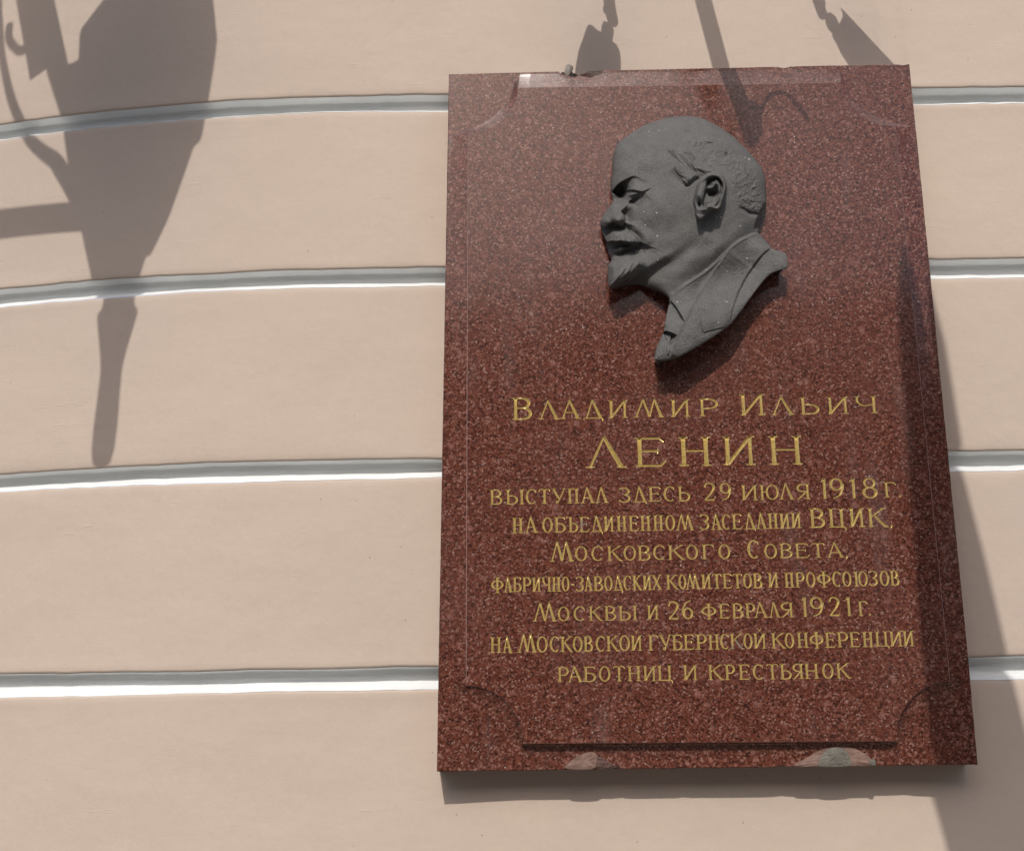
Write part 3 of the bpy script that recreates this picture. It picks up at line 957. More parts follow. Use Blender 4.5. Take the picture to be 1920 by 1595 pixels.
# drop duplicates at arc ends
fc = [list(range(len(vc)))]; own = ['p']
for (xa, xb, za, zb) in panel_holes:
    b0 = len(vc)
    vc += [(xa, za), (xb, za), (xb, zb), (xa, zb)]
    fc.append([b0, b0 + 1, b0 + 2, b0 + 3]); own.append('h')
ed_ = [(u, v_) for q in fc for u, v_ in zip(q, q[1:] + q[:1])]
rv, re, rf, ov, oe, of = delaunay_2d_cdt([Vector(p) for p in vc], ed_, [], 0, 1e-4)
base = len(panelV)
panelV += [P3(p.x, p.y, TP) for p in rv]


def in_panel(x, z):
    if not (IX[0] < x < IX[1] and IZ[0] < z < IZ[1]):
        return False
    for (cx, cz), k in corners:
        if (x - cx) ** 2 + (z - cz) ** 2 < (CR * math.cos(math.pi / 4 / NA)) ** 2:
            return False
    return not any(xa < x < xb and za < z < zb for xa, xb, za, zb in panel_holes)


for t in rf:
    x = sum(rv[i].x for i in t) / 3; z = sum(rv[i].y for i in t) / 3
    if in_panel(x, z):
        panelF.append(tuple(base + i for i in t))
off = len(slabV)
allV = slabV + panelV
allF = slabF + [tuple(i + off for i in t) for t in panelF]
# face order: outward is towards -Y
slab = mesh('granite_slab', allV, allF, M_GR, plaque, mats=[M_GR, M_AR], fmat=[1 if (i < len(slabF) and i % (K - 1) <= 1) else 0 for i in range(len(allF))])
sm = [False] * len(allF)  # smooth only along the lower moulding
for i in range(len(slabF)):
    kk = i % (K - 1)
    sm[i] = bool(2 <= kk <= K - 6 and slabV[i // (K - 1) * K][2] < -0.44)
slab.data.polygons.foreach_set('use_smooth', sm)

# ------------------------------------------------------------------ the profile relief, modelled as a height field on its own outline
HBm = [0.3279831, -0.01538461, -178.8618, -0.004151189, -0.3435289, 541.805, 3.570871e-06, 4.486544e-05]
# outline in relief units (one unit is about a third of a millimetre), clockwise from the crown
OUT = [(570, 107), (650, 113), (720, 138), (790, 180), (850, 225), (905, 277), (950, 330), (985, 372), (1003, 410), (1012, 455), (1015, 510), (1017, 560), (1012, 612), (1000, 655), (985, 695), (972, 728),
       (990, 745), (1035, 797), (1047, 815), (1100, 830), (1128, 852), (1130, 900), (1126, 921), (1070, 936), (1020, 965), (975, 1020), (930, 1080), (880, 1150), (840, 1203), (815, 1226), (770, 1262), (700, 1308), (620, 1355), (560, 1388), (505, 1407),
       (430, 1413), (420, 1392), (430, 1340), (447, 1303), (465, 1262), (470, 1240), (482, 1170), (495, 1118), (499, 1092), (496, 1080), (478, 1062), (439, 1042), (385, 1024), (332, 1008), (260, 1012), (225, 1022), (195, 1026), (176, 1018),
       (171, 998), (169, 960), (171, 925), (172, 905), (184, 885), (188, 868), (175, 843), (168, 815), (163, 790), (159, 770), (150, 755), (139, 731), (133, 705), (130, 680), (132, 662), (140, 645), (153, 625), (168, 605), (180, 587), (191, 570),
       (195, 556), (191, 535), (187, 510), (186, 478), (189, 442), (193, 407), (195, 353), (199, 314), (208, 283), (224, 254), (257, 224), (300, 195), (357, 160), (421, 134), (492, 115)]
OUTC = catmull(OUT, 3, closed=True)
STEP = 2.6
gx = np.arange(118, 1145, STEP); gy = np.arange(96, 1425, STEP)
X, Y = np.meshgrid(gx, gy)
sh = X.shape


def seg_d(P, x, y):
    """distance, signed side (+ = right of travel on screen, y down) and parameter along an open polyline"""
    best = np.full(x.shape, 1e9); side = np.zeros(x.shape); par = np.zeros(x.shape)
    L = np.linalg.norm(np.diff(P, axis=0), axis=1); cum = np.concatenate([[0], np.cumsum(L)]); tot = cum[-1]
    for i in range(len(P) - 1):
        ax, ay = P[i]; dx, dy = P[i + 1] - P[i]
        l2 = dx * dx + dy * dy + 1e-9
        t = np.clip(((x - ax) * dx + (y - ay) * dy) / l2, 0, 1)
        ex = x - ax - t * dx; ey = y - ay - t * dy
        d = np.sqrt(ex * ex + ey * ey)
        m_ = d < best
        best = np.where(m_, d, best)
        side = np.where(m_, np.sign(dx * ey - dy * ex + 1e-12), side)
        par = np.where(m_, (cum[i] + t * L[i]) / tot, par)
    return best, side, par


def inside(P, x, y):
    c = np.zeros(x.shape, bool)
    n = len(P)
    for i in range(n):
        x0, y0 = P[i]; x1, y1 = P[(i + 1) % n]
        if y0 == y1:
            continue
        cond = ((y0 > y) != (y1 > y)) & (x < (x1 - x0) * (y - y0) / (y1 - y0) + x0)
        c ^= cond
    return c


def sstep(t):
    t = np.clip(t, 0, 1)
    return t * t * (3 - 2 * t)


def win(P, pad):
    x0, y0 = P.min(0) - pad; x1, y1 = P.max(0) + pad
    i0 = max(0, int((y0 - gy[0]) / STEP)); i1 = min(len(gy), int((y1 - gy[0]) / STEP) + 2)
    j0 = max(0, int((x0 - gx[0]) / STEP)); j1 = min(len(gx), int((x1 - gx[0]) / STEP) + 2)
    return slice(i0, max(i0, i1)), slice(j0, max(j0, j1))


PC = OUTC
Dout, _, _ = seg_d(np.vstack([PC, PC[:1]]), X, Y)
IN = inside(PC, X, Y)
SD = np.where(IN, Dout, -Dout)

H = np.zeros(sh)
# wall of the relief at its rim, and the swelling of the head
rim = 52 + 82 * sstep((Y - 880) / 330) + 48 * sstep((X - 900) / 120) * sstep((Y - 740) / 80)
rim = rim + 8 * sstep((Y - 150) / -100)
A = 104 - 76 * sstep((Y - 850) / 250 + (X - 640) / 500)
A = np.clip(A, 18, 104)
Rr = 235 - 145 * sstep((Y - 850) / 250)
s_ = np.clip(SD / Rr, 0, 1)
H += rim + A * np.sqrt(np.clip(1 - (1 - s_) ** 2, 0, 1))


def gauss(cx, cy, rx, ry, h, ang=0.0, p=2):
    P = np.array([(cx, cy)], float)
    w = win(P, 3.2 * max(rx, ry))
    a = math.radians(ang); x = X[w] - cx; y = Y[w] - cy
    u = (x * math.cos(a) + y * math.sin(a)) / rx; v_ = (-x * math.sin(a) + y * math.cos(a)) / ry
    H[w] += h * np.exp(-(u * u + v_ * v_) ** (p / 2))


def ridge(P, wd, h, sub=4, taper=0.18):
    P = catmull(P, sub)
    hs = np.atleast_1d(h); ws = np.atleast_1d(wd)
    w = win(P, 3.0 * ws.max())
    d, s, t = seg_d(P, X[w], Y[w])
    hh = np.interp(t, np.linspace(0, 1, len(hs)), hs) if len(hs) > 1 else hs[0]
    ww = np.interp(t, np.linspace(0, 1, len(ws)), ws) if len(ws) > 1 else ws[0]
    tp = sstep(t / taper) * sstep((1 - t) / taper) if taper else 1
    H[w] += hh * tp * np.exp(-(d / ww) ** 2)


def cliff(P, h, steep, fade, side=1, sub=4, taper=0.12):
    """a step along a curve: the chosen side is changed by h next to the curve and recovers over `fade`"""
    P = catmull(P, sub)
    hs = np.atleast_1d(h)
    w = win(P, 2.6 * fade)
    d, s, t = seg_d(P, X[w], Y[w])
    sd = d * s * side
    hh = np.interp(t, np.linspace(0, 1, len(hs)), hs) if len(hs) > 1 else hs[0]
    tp = sstep(t / taper) * sstep((1 - t) / taper) if taper else 1
    # fall off past the ends
    H[w] += hh * tp * sstep((sd + steep * 0.3) / steep) * np.exp(-(np.clip(sd, 0, None) / fade) ** 2)


def mask_poly(P, soft, sub=4):
    P = catmull(P, sub, closed=True)
    w = win(P, 2)
    d, _, _ = seg_d(np.vstack([P, P[:1]]), X[w], Y[w])
    ins = inside(P, X[w], Y[w])
    M = np.zeros(sh)
    M[w] = np.where(ins, sstep(d / soft), 0)
    return M


# ---- large forms of the head
gauss(500, 500, 330, 280, 62)
H -= 8 * sstep((900 - Y) / 100)
gauss(470, 600, 120, 90, 8)             # cheekbone
gauss(420, 430, 70, 60, -10)              # temple
gauss(400, 250, 150, 90, 10)              # forehead
gauss(255, 395, 70, 45, 10, -10)          # brow boss
gauss(560, 760, 110, 60, 8, -30)
gauss(850, 430, 110, 150, 10)
# ---- jaw and throat
cliff([(185, 1030), (215, 1018), (262, 992), (300, 972), (340, 950), (395, 915), (450, 880), (520, 842), (590, 798), (640, 752), (668, 712)], [-30, -60, -66, -62, -50, -38, -28, -20, -14, -9, -4], 58, 210, side=1)
cliff([(176, 1018), (198, 1023), (232, 1004), (262, 990), (300, 972), (330, 957), (352, 936)], [-40, -40, -34, -22, -10], 7, 60, side=1)
ridge([(705, 700), (660, 790), (600, 880), (545, 985)], [30, 42, 40, 26], [5, 10, 9, 3])
gauss(610, 800, 60, 40, -6, -40)
ridge([(900, 640), (860, 720), (800, 780), (700, 850), (620, 950)], 40, [2, 6, 6, 3])
# back of the head turning away
cliff([(1005, 560), (985, 610), (965, 660), (950, 720)], [-6, -34, -46, -30], 22, 60, side=-1)
# ---- eye socket and eye
BROW = [(190, 518), (210, 490), (232, 468), (255, 453), (282, 438), (300, 430), (314, 430), (332, 436), (355, 449), (385, 466), (402, 486)]
cliff(BROW, [-36, -78, -82, -60, -27, -12, -7, -4, -2, 0, 0], 9, 58, side=1, taper=0.06)
cliff(BROW, [4, 7, 7, 5, 3, 2, 1, 0, 0, 0, 0], 5, 30, side=-1, taper=0.06)
gauss(330, 502, 46, 24, 30, -4)
gauss(246, 520, 32, 44, -56, 10, 2.6)
gauss(362, 468, 34, 22, -9, 20)
LID = [(258, 508), (276, 505), (300, 501), (325, 505), (350, 511), (375, 503), (392, 494), (402, 488)]
cliff(LID, [-14, -22, -24, -22, -17, -10, -4], 4, 13, side=1, taper=0.1)
ridge([(270, 503), (300, 497), (325, 500), (350, 506), (378, 498)], 5, 5)
ridge([(276, 540), (290, 530), (305, 524), (325, 519), (352, 517), (385, 507)], 6, [12, 13, 12, 9, 5])
ridge([(282, 556), (296, 568), (312, 558), (328, 543), (345, 532)], [10, 14, 12, 8], [-20, -30, -22, -8])
ridge([(300, 590), (350, 575), (400, 540)], 18, -5)
gauss(250, 600, 40, 22, 14, -30)
gauss(225, 545, 25, 40, -18, 12)
# ---- nose
gauss(165, 662, 34, 30, 24)
gauss(200, 610, 26, 50, 16, 30)
gauss(226, 652, 34, 28, 46, 10, 3.4)
gauss(190, 690, 20, 10, -6)
NOSE = [(128, 684), (150, 700), (168, 694), (185, 681), (203, 673), (221, 679), (240, 689), (257, 682), (262, 674)]
cliff(NOSE, [-60, -70, -66, -62, -60, -60, -54, -30], 7, 44, side=1, taper=0.05)
cliff([(238, 616), (251, 630), (258, 652), (261, 672), (264, 688)], [-12, -30, -34, -30, -16], 6, 46, side=-1, taper=0.1)
ridge([(262, 688), (276, 710), (296, 728), (322, 742), (342, 765), (352, 800)], [10, 14, 16, 16], [-8, -16, -14, -10, -8])
ridge([(300, 690), (340, 710), (375, 745), (395, 800)], 26, [4, 10, 10, 4])
gauss(372, 700, 45, 30, -8, 20)
# ---- moustache
mu = mask_poly([(150, 790), (158, 760), (172, 733), (200, 712), (236, 700), (270, 702), (300, 716), (326, 735), (340, 757), (340, 790), (300, 800), (250, 795), (200, 795)], 26)
H += 34 * mu
MU = [(154, 776), (163, 774), (180, 780), (198, 774), (215, 780), (232, 773), (250, 776), (262, 784), (280, 779), (298, 787), (316, 782), (334, 786), (342, 774)]
cliff(MU, [-54, -64, -64, -60, -56, -48, -30], 6, 66, side=1, taper=0.05)
# ---- mouth and lower lip
gauss(240, 815, 44, 13, 42, -14, 2.4)
cliff([(205, 836), (228, 838), (250, 828), (275, 815), (295, 806)], [-8, -20, -18, -12, -4], 5, 20, side=1)
ridge([(318, 795), (340, 812), (358, 828), (378, 840)], [9, 11, 8], [-5, -9, -4])
gauss(188, 845, 16, 24, -10)
# ---- beard
be = mask_poly([(165, 905), (200, 868), (250, 848), (310, 842), (352, 850), (382, 880), (380, 915), (345, 945), (300, 975), (262, 995), (225, 1012), (195, 1028), (166, 1022)], 46)
H += 34 * be
# strands: stretched noise along a local direction


def strands(M, ang, wid, ln, amp, seed, warp=0.0):
    a = math.radians(ang)
    xx = X + warp * noise(X / 60, Y / 60, seed + 50); yy = Y + warp * noise(X / 60, Y / 60, seed + 51)
    u = (xx * math.cos(a) + yy * math.sin(a)) / ln; v_ = (-xx * math.sin(a) + yy * math.cos(a)) / wid
    n = noise(u, v_, seed)
    n2 = noise(u * 1.7, v_ * 2.1, seed + 1)
    H[:] += M * amp * (n + 0.5 * n2)


bm = mask_poly([(168, 930), (215, 900), (300, 880), (375, 880), (372, 920), (335, 955), (262, 993), (225, 1012), (195, 1024), (168, 1015)], 26)
strands(bm, 122, 5, 50, 4.2, 31, 18)
bm2 = mask_poly([(240, 940), (300, 915), (372, 890), (360, 935), (300, 975), (235, 1002)], 18)
strands(bm2, 132, 7, 40, 3.4, 33, 16)
mm = mask_poly([(168, 790), (200, 740), (260, 730), (320, 755), (342, 790), (250, 792)], 16)
strands(mm, 82, 7, 34, 4.5, 35, 8)
# ---- ear
EAR = [(618, 560), (628, 520), (645, 472), (670, 441), (695, 420), (720, 410), (745, 409), (775, 419), (795, 442), (806, 470), (807, 497), (799, 530), (787, 566), (776, 597), (758, 612), (727, 615), (705, 632), (682, 658), (662, 666), (645, 658), (634, 632), (630, 600)]
em = mask_poly(EAR, 13)
ramp = sstep((X - 606) / 70) * (1 - 0.25 * sstep((Y - 600) / 60))
ramp = np.maximum(ramp, 0.9 * sstep((Y - 600) / 40) * sstep((X - 622) / 30))
H += 68 * em * ramp
con = mask_poly([(682, 520), (688, 492), (693, 462), (705, 442), (724, 430), (746, 427), (770, 440), (787, 470), (786, 508), (776, 548), (764, 582), (742, 596), (712, 590), (690, 604), (674, 592), (668, 572), (672, 545)], 10)
H -= 44 * con
ridge([(738, 442), (756, 462), (766, 490), (766, 520), (758, 552), (742, 580), (716, 588), (690, 596)], [9, 12, 12, 11, 9], [30, 34, 30, 26, 20], taper=0.08)
ridge([(700, 487), (718, 490), (736, 480), (744, 460)], [8, 10, 10], [30, 34, 30], taper=0.1)
gauss(732, 462, 16, 20, 16)
gauss(706, 448, 12, 20, -18, 30)
gauss(726, 518, 34, 13, -30, 6)
gauss(712, 560, 28, 22, 14)
gauss(654, 528, 15, 25, 22, 10)
gauss(661, 578, 10, 17, -40)
gauss(690, 605, 24, 8, 12, -8)
ridge([(640, 500), (660, 462), (690, 432), (722, 417), (750, 416), (780, 432), (797, 470), (796, 510), (784, 560), (768, 594), (740, 604), (712, 606)], 7, [4, 10, 12, 12, 12, 12, 14, 12])
gauss(664, 630, 24, 28, 10)
# ---- hair
hm = mask_poly([(490, 285), (540, 262), (610, 285), (655, 330), (705, 395), (700, 425), (650, 440), (622, 468), (592, 486), (572, 472), (545, 432), (508, 390), (520, 340)], 26)
H += 6 * hm
strands(hm, 52, 7, 80, 4.5, 41, 30)
cliff([(500, 386), (515, 398), (538, 426), (556, 450), (571, 470), (583, 484), (602, 486), (622, 470), (645, 452), (668, 436)], [-4, -12, -14, -16, -22, -24, -24, -18], 4, 20, side=-1, taper=0.1)
cliff([(500, 386), (515, 398), (538, 426), (556, 450), (571, 470), (583, 484)], [-3, -10, -10, -6], 4, 22, side=1, taper=0.2)
ridge([(489, 283), (505, 308), (528, 330), (548, 352), (565, 375)], [6, 8, 6], [-5, -8, -5])
ridge([(572, 300), (592, 312), (612, 322), (632, 342), (640, 360)], [10, 13, 8], [-6, -13, -8])
ridge([(530, 290), (560, 308), (592, 330), (618, 362), (640, 385), (668, 392)], 9, [4, 12, 12, 6])
ridge([(640, 375), (690, 395), (745, 405)], 7, 7)
gauss(716, 252, 18, 7, -12, 8)
gauss(803, 315, 9, 13, -16)
ridge([(577, 188), (600, 190), (620, 196)], 4, -5)
ridge([(620, 250), (680, 240), (740, 258)], 12, 6)
hr = mask_poly([(530, 215), (640, 215), (740, 235), (830, 270), (905, 315), (960, 372), (990, 430), (1008, 500), (1010, 580), (985, 640), (930, 648), (880, 600), (830, 540), (815, 470), (790, 415), (740, 395), (690, 395), (640, 330), (560, 270)], 45)
H += hr * (3.0 * noise(X / 30, Y / 24, 61) + 1.9 * noise(X / 12, Y / 9, 62) + 1.6 * noise(X / 5.5, Y / 5.5, 63))
hb = mask_poly([(820, 470), (900, 430), (985, 450), (1008, 520), (1008, 590), (975, 640), (920, 640), (860, 590)], 34)
H += hb * (2.2 * noise(X / 9, Y / 9, 66) + 1.8 * noise(X / 5, Y / 6, 67))
ridge([(865, 592), (895, 605), (930, 625), (965, 632), (990, 640)], [9, 11, 9], [-8, -15, -10])
# ---- collar, lapel, tie
K1 = [(497, 1086), (530, 1052), (567, 1020), (625, 980), (688, 939), (750, 885), (799, 837), (833, 804), (870, 775), (905, 755), (958, 729), (975, 724)]
kp = np.array(K1 + [(1060, 790), (1180, 840), (1180, 950), (1010, 1010), (850, 1260), (560, 1450), (380, 1450), (380, 1380), (440, 1290), (470, 1200), (480, 1120)], float)
w = win(kp, 2)
dk, sk, _ = seg_d(catmull(K1, 4), X, Y)
insk = inside(kp, X, Y)
coat = np.where(insk, sstep((dk + 1) / 7), 0)
H += coat * 13
ridge(K1, 6, 10)
cliff(K1, -12, 10, 42, side=-1)
K2 = [(830, 806), (805, 836), (784, 866), (748, 918), (712, 972), (680, 1024), (649, 1078), (620, 1130), (592, 1184), (566, 1232), (543, 1281), (522, 1338), (502, 1400)]
cliff(K2, [14, 14, 14, 15, 15, 15, 17, 20], 6, 170, side=-1, taper=0.04)
ridge(K2, 5, 8)
gauss(680, 985, 26, 90, -8, 35)
K3 = [(1042, 812), (1010, 836), (977, 870), (945, 915), (912, 965), (888, 1010), (868, 1055), (850, 1105), (835, 1150), (820, 1218)]
cliff(K3, [-8, -12, -12, -12, -11, -9, -7, -5], 5, 70, side=-1, taper=0.04)
ridge(K3, [3.5, 4, 5, 6, 5, 4], [-6, -8, -8, -8, -5, -3], taper=0.05)
K4 = [(662, 1150), (668, 1205), (678, 1261), (706, 1258), (736, 1250), (775, 1240), (812, 1230)]
ridge(K4, 3.5, [-3, -6, -6, -5, -5])
cliff(K4, -4, 5, 26, side=1)
T1 = [(505, 1092), (528, 1115), (548, 1146), (566, 1176), (582, 1208)]
cliff(T1, [-14, -24, -28, -28, -14], 4, 60, side=1, taper=0.08)
T2 = [(462, 1262), (480, 1255), (500, 1258), (520, 1266), (540, 1277)]
cliff(T2, [-24, -30, -32, -32, -26], 4, 70, side=1, taper=0.05)
ridge([(518, 1270), (510, 1298), (504, 1330)], 4, -16)
ridge([(508, 1275), (498, 1320), (490, 1390)], 5, 7)
ridge([(500, 1115), (486, 1180), (476, 1240)], 14, 8)
fab = coat * (1.1 * noise(X / 3.1, Y / 3.1, 71) + 0.7 * noise(X / 6, Y / 6, 72) + 1.5 * noise(X / 60, Y / 50, 73))
H += fab
H += 0.5 * noise(X / 4, Y / 4, 74) + 1.6 * noise(X / 45, Y / 45, 75)
H = np.maximum(H, 24)

# ---- mesh
cells = np.zeros((sh[0] - 1, sh[1] - 1), bool)
cx_ = (SD[:-1, :-1] + SD[1:, :-1] + SD[:-1, 1:] + SD[1:, 1:]) / 4
cells = cx_ > 0
# each kept vertex close to the rim is slid onto the outline
use = np.zeros(sh, bool)
use[:-1, :-1] |= cells; use[1:, :-1] |= cells; use[:-1, 1:] |= cells; use[1:, 1:] |= cells
full = np.zeros(sh, int)
full[:-1, :-1] += cells; full[1:, :-1] += cells; full[:-1, 1:] += cells; full[1:, 1:] += cells
bnd = use & (full < 4)
XX = X.copy(); YY = Y.copy()
bi, bj = np.where(bnd)
PCl = np.vstack([PC, PC[:1]])
bx = X[bi, bj]; by = Y[bi, bj]
bd = np.full(len(bx), 1e9); nx_ = bx.copy(); ny_ = by.copy()
for i in range(len(PCl) - 1):
    ax, ay = PCl[i]; dx, dy = PCl[i + 1] - PCl[i]
    t = np.clip(((bx - ax) * dx + (by - ay) * dy) / (dx * dx + dy * dy + 1e-9), 0, 1)
    qx = ax + t * dx; qy = ay + t * dy
    d = np.hypot(bx - qx, by - qy)
    m_ = d < bd
    bd = np.where(m_, d, bd); nx_ = np.where(m_, qx, nx_); ny_ = np.where(m_, qy, ny_)
XX[bi, bj] = nx_; YY[bi, bj] = ny_


def to_mm(x, y, h):
    a = HBm
    w = a[6] * x + a[7] * y + 1
    px = (a[0] * x + a[1] * y + a[2]) / w; pz = (a[3] * x + a[4] * y + a[5]) / w
    hm_ = h * 0.315
    k = (2000.0 - TP - hm_) / (2000.0 - TP)        # the outline was measured at the height of the surface
    ox_, oz_ = -PX * 1000, 1600 - PZ * 1000
    return ox_ + (px - ox_) * k, oz_ + (pz - oz_) * k, TP + hm_


mx, mz, mt = to_mm(XX, YY, H)
idx = -np.ones(sh, int)
idx[use] = np.arange(use.sum())
V = np.stack([mx[use] / 1000, -mt[use] / 1000, mz[use] / 1000], -1)
ci, cj = np.where(cells)
a_ = idx[ci, cj]; b_ = idx[ci, cj + 1]; c_ = idx[ci + 1, cj + 1]; d_ = idx[ci + 1, cj]
Fq = np.stack([a_, d_, c_, b_], -1)
# rim wall: boundary edges of the kept cells go back to the granite
pad = np.zeros((sh[0] + 1, sh[1] + 1), bool); pad[1:-1, 1:-1] = cells
edges = []
for di, dj, va, vb in ((-1, 0, (0, 0), (0, 1)), (1, 0, (1, 1), (1, 0)), (0, -1, (1, 0), (0, 0)), (0, 1, (0, 1), (1, 1))):
    nb_ = pad[1 + ci + di, 1 + cj + dj]
    s2 = ~nb_
    edges.append(np.stack([idx[ci[s2] + va[0], cj[s2] + va[1]], idx[ci[s2] + vb[0], cj[s2] + vb[1]]], -1))
edges = np.concatenate(edges)
bv = np.unique(edges)
mp = {int(i): k for k, i in enumerate(bv)}
nb0 = len(V)
ctr = V[bv].copy()
mid = ctr.copy(); mid[:, 1] = -(TP / 1000) - 0.75 * (-ctr[:, 1] - TP / 1000)
back = ctr.copy(); back[:, 1] = -(TP - 2.0) / 1000
gyy, gxx = np.gradient(SD)
sel = np.zeros(use.sum(), bool); sel[bv] = True
gl = np.hypot(gxx[use][bv], gyy[use][bv]) + 1e-6
ux = gxx[use][bv] / gl; uz = -gyy[use][bv] / gl
for arr, am in ((mid, 0.005), (back, 0.013)):         # the relief is undercut a little
    arr[:, 0] += ux * am; arr[:, 2] += uz * am
V = np.concatenate([V, mid, back])
nbv = len(bv)
wallF = []
for a0, b0 in edges:
    i0 = mp[int(a0)]; i1 = mp[int(b0)]
    wallF.append((int(a0), int(b0), nb0 + i1, nb0 + i0))
    wallF.append((nb0 + i0, nb0 + i1, nb0 + nbv + i1, nb0 + nbv + i0))
relief = mesh('profile_relief', V, Fq.tolist() + wallF, M_BU, plaque, smooth=False)
sm = np.zeros(len(relief.data.polygons), bool)
sm[:len(Fq)] = True
relief.data.polygons.foreach_set('use_smooth', sm)
relief['label'] = 'dark grey cast relief of a bald bearded man facing left in coat and tie'
print('relief faces', len(Fq))

# ------------------------------------------------------------------ repairs and fixings on the plaque's edges


def lump(name, pts, t0, t1, mat, seed, parent=plaque, rough=1.0, n=5):
    """an irregular flat lump: outline pts (mm on the plaque), from depth t0 out to t1"""
    P = catmull(np.array(pts, float), 5, closed=True)
    c = P.mean(0)
    V = []; F = []
    m_ = len(P)
    lev = [(1.0, t0), (1.0, t0 + (t1 - t0) * 0.6), (0.93, t0 + (t1 - t0) * 0.92), (0.6, t1), (0.3, t1)]
    for li_, (k, t) in enumerate(lev):
        for i, p in enumerate(P):
            q = c + (p - c) * k
            j = rough * noise(q[0] * 0.35 + seed, q[1] * 0.35, seed)
            V.append(P3(q[0] + j * 0.4, q[1] + 0.4 * j, t + (j * 0.7 if li_ > 0 else 0)))
    V.append(P3(c[0], c[1], t1 + 0.3))
    for l in range(len(lev) - 1):
        for i in range(m_):
            i2 = (i + 1) % m_
            F.append((l * m_ + i, l * m_ + i2, (l + 1) * m_ + i2, (l + 1) * m_ + i))
    k = (len(lev) - 1) * m_
    for i in range(m_):
        F.append((k + i, k + (i + 1) % m_, len(V) - 1))
    return mesh(name, V, F, mat, parent, smooth=False)


def lp(x, y):
    """photo-measured marks were taken down as fractions of the slab; kept here as millimetres"""
    return (x, y)


lump('filler_patch', [(-216, -589.5), (-199, -577), (-181, -570.5), (-169, -573), (-168, -587), (-175, -596.5), (-216, -596.5)], 40, TB + 1.2, M_PATCH, 4)['label'] = 'pale pinkish filler in the chipped lower edge'
lump('broken_edge', [(-170, -577), (-160, -580), (-147, -588), (-136, -592), (-140, -595), (-170, -594.5)], 35, TB - 2.0, M_GB, 6, rough=3.0)
lump('filler_patch', [(128, -594.5), (150, -581), (172, -569), (198, -564), (222, -567), (246, -580), (252, -592), (240, -594.5), (190, -594.5)], 40, TB + 1.0, M_PATCH, 8)['label'] = 'wide brownish filler on the lower right edge'
lump('mortar_plug', [(166, -594.8), (171, -578), (183, -568), (199, -566), (212, -572), (217, -586), (212, -594.8)], 42, TB + 2.6, M_MORTAR, 9)['label'] = 'grey mortar plug in the filler'
lump('mortar_bead', [(243, -588), (249, -584), (254, -588), (252, -594), (245, -594)], 42, TB + 2.2, M_MORTAR, 12)
lump('broken_edge', [(-206, 593), (-198, 586), (-184, 581), (-168, 583), (-157, 589), (-154, 597), (-180, 596), (-203, 596)], 10, 52, M_GB, 14, rough=4.0)
lump('edge_hole_shade', [(-205, 593), (-199, 584), (-189, 579), (-178, 581), (-174, 590), (-182, 598), (-202, 598)], 20, 60, M_DARK, 16, rough=2.0)  # solid lump, its dark colour stands for the shade inside the hole
pv, pf = tube([(-0.1945, -0.052, 0.583), (-0.1925, -0.056, 0.594), (-0.1885, -0.058, 0.6075), (-0.1882, -0.058, 0.6085)], [0.0060, 0.0068, 0.0070, 0.0060], 12)
mesh('fixing_pin', pv, pf, M_PIN, plaque, smooth=True)['label'] = 'short plaster coated pin sticking up from the top edge'
for x0, z0, sd in ((186, 597, 3), (197, 597.5, 5)):
    pv, pf = tube([((x0 + a) / 1000, -0.030 - 0.004 * b, (z0 + c) / 1000) for a, b, c in ((-6, 0, 0), (-3, 1, 5), (2, 2, 6.5), (6, 1, 7.5))] if sd == 3 else
                  [((x0 + a) / 1000, -0.030, (z0 + c) / 1000) for a, c in ((-4, 1), (0, 3), (5, 2), (8, 4), (9, 7))], 0.0014, 6)
    mesh('mortar_crumb', pv, pf, M_DARK, plaque)
# ridge of mortar where plaque and wall meet, beside the pin
lv = lump('mortar_smear', [(-238, 594), (-215, 600), (-198, 607), (-182, 602), (-160, 598), (-175, 590), (-220, 588)], -2, 34, M_ST, 18, rough=3.0)

# ------------------------------------------------------------------ ironwork outside the frame that shades the wall


def pillow(name, pts, t, depth, mat, parent, sub=0, k=0.80):
    """a cushioned solid from an outline parallel to the wall"""
    P = np.array(pts, float)
    c = P.mean(0); m_ = len(P)
    lev = [(k, -0.5), (0.95, -0.34), (1.0, 0.0), (0.95, 0.34), (k, 0.5)]
    V = []; F = []
    for kk, dd in lev:
        for p in P:
            q = c + (p - c) * kk
            V.append((q[0], -(t + dd * depth), q[1]))
    for l in range(4):
        for i in range(m_):
            i2 = (i + 1) % m_
            F.append((l * m_ + i, l * m_ + i2, (l + 1) * m_ + i2, (l + 1) * m_ + i))
    F.append(tuple(range(m_))[::-1]); F.append(tuple(4 * m_ + i for i in range(m_)))
    return mesh(name, V, F, mat, parent, smooth=False)


# six-sided lantern on a bracket, left
lan = empty('wall_lantern', (-0.81, 0, 0), 'black iron wall lantern on a scrolled bracket left of the plaque', 'lantern')
prof = [(2.600, 0.009), (2.605, 0.0175), (2.626, 0.0215), (2.67, 0.0225), (2.72, 0.021), (2.77, 0.0205), (2.80, 0.025), (2.855, 0.036), (2.872, 0.039), (2.880, 0.031), (2.91, 0.030), (2.945, 0.037),
        (2.985, 0.046), (3.005, 0.056), (3.06, 0.079), (3.15, 0.106), (3.205, 0.121), (3.22, 0.135), (3.24, 0.139), (3.25, 0.140), (3.30, 0.146), (3.38, 0.154), (3.43, 0.157), (3.445, 0.154), (3.51, 0.105), (3.60, 0.04), (3.66, 0.02), (3.70, 0.004)]
NS = 6
lc = -0.002


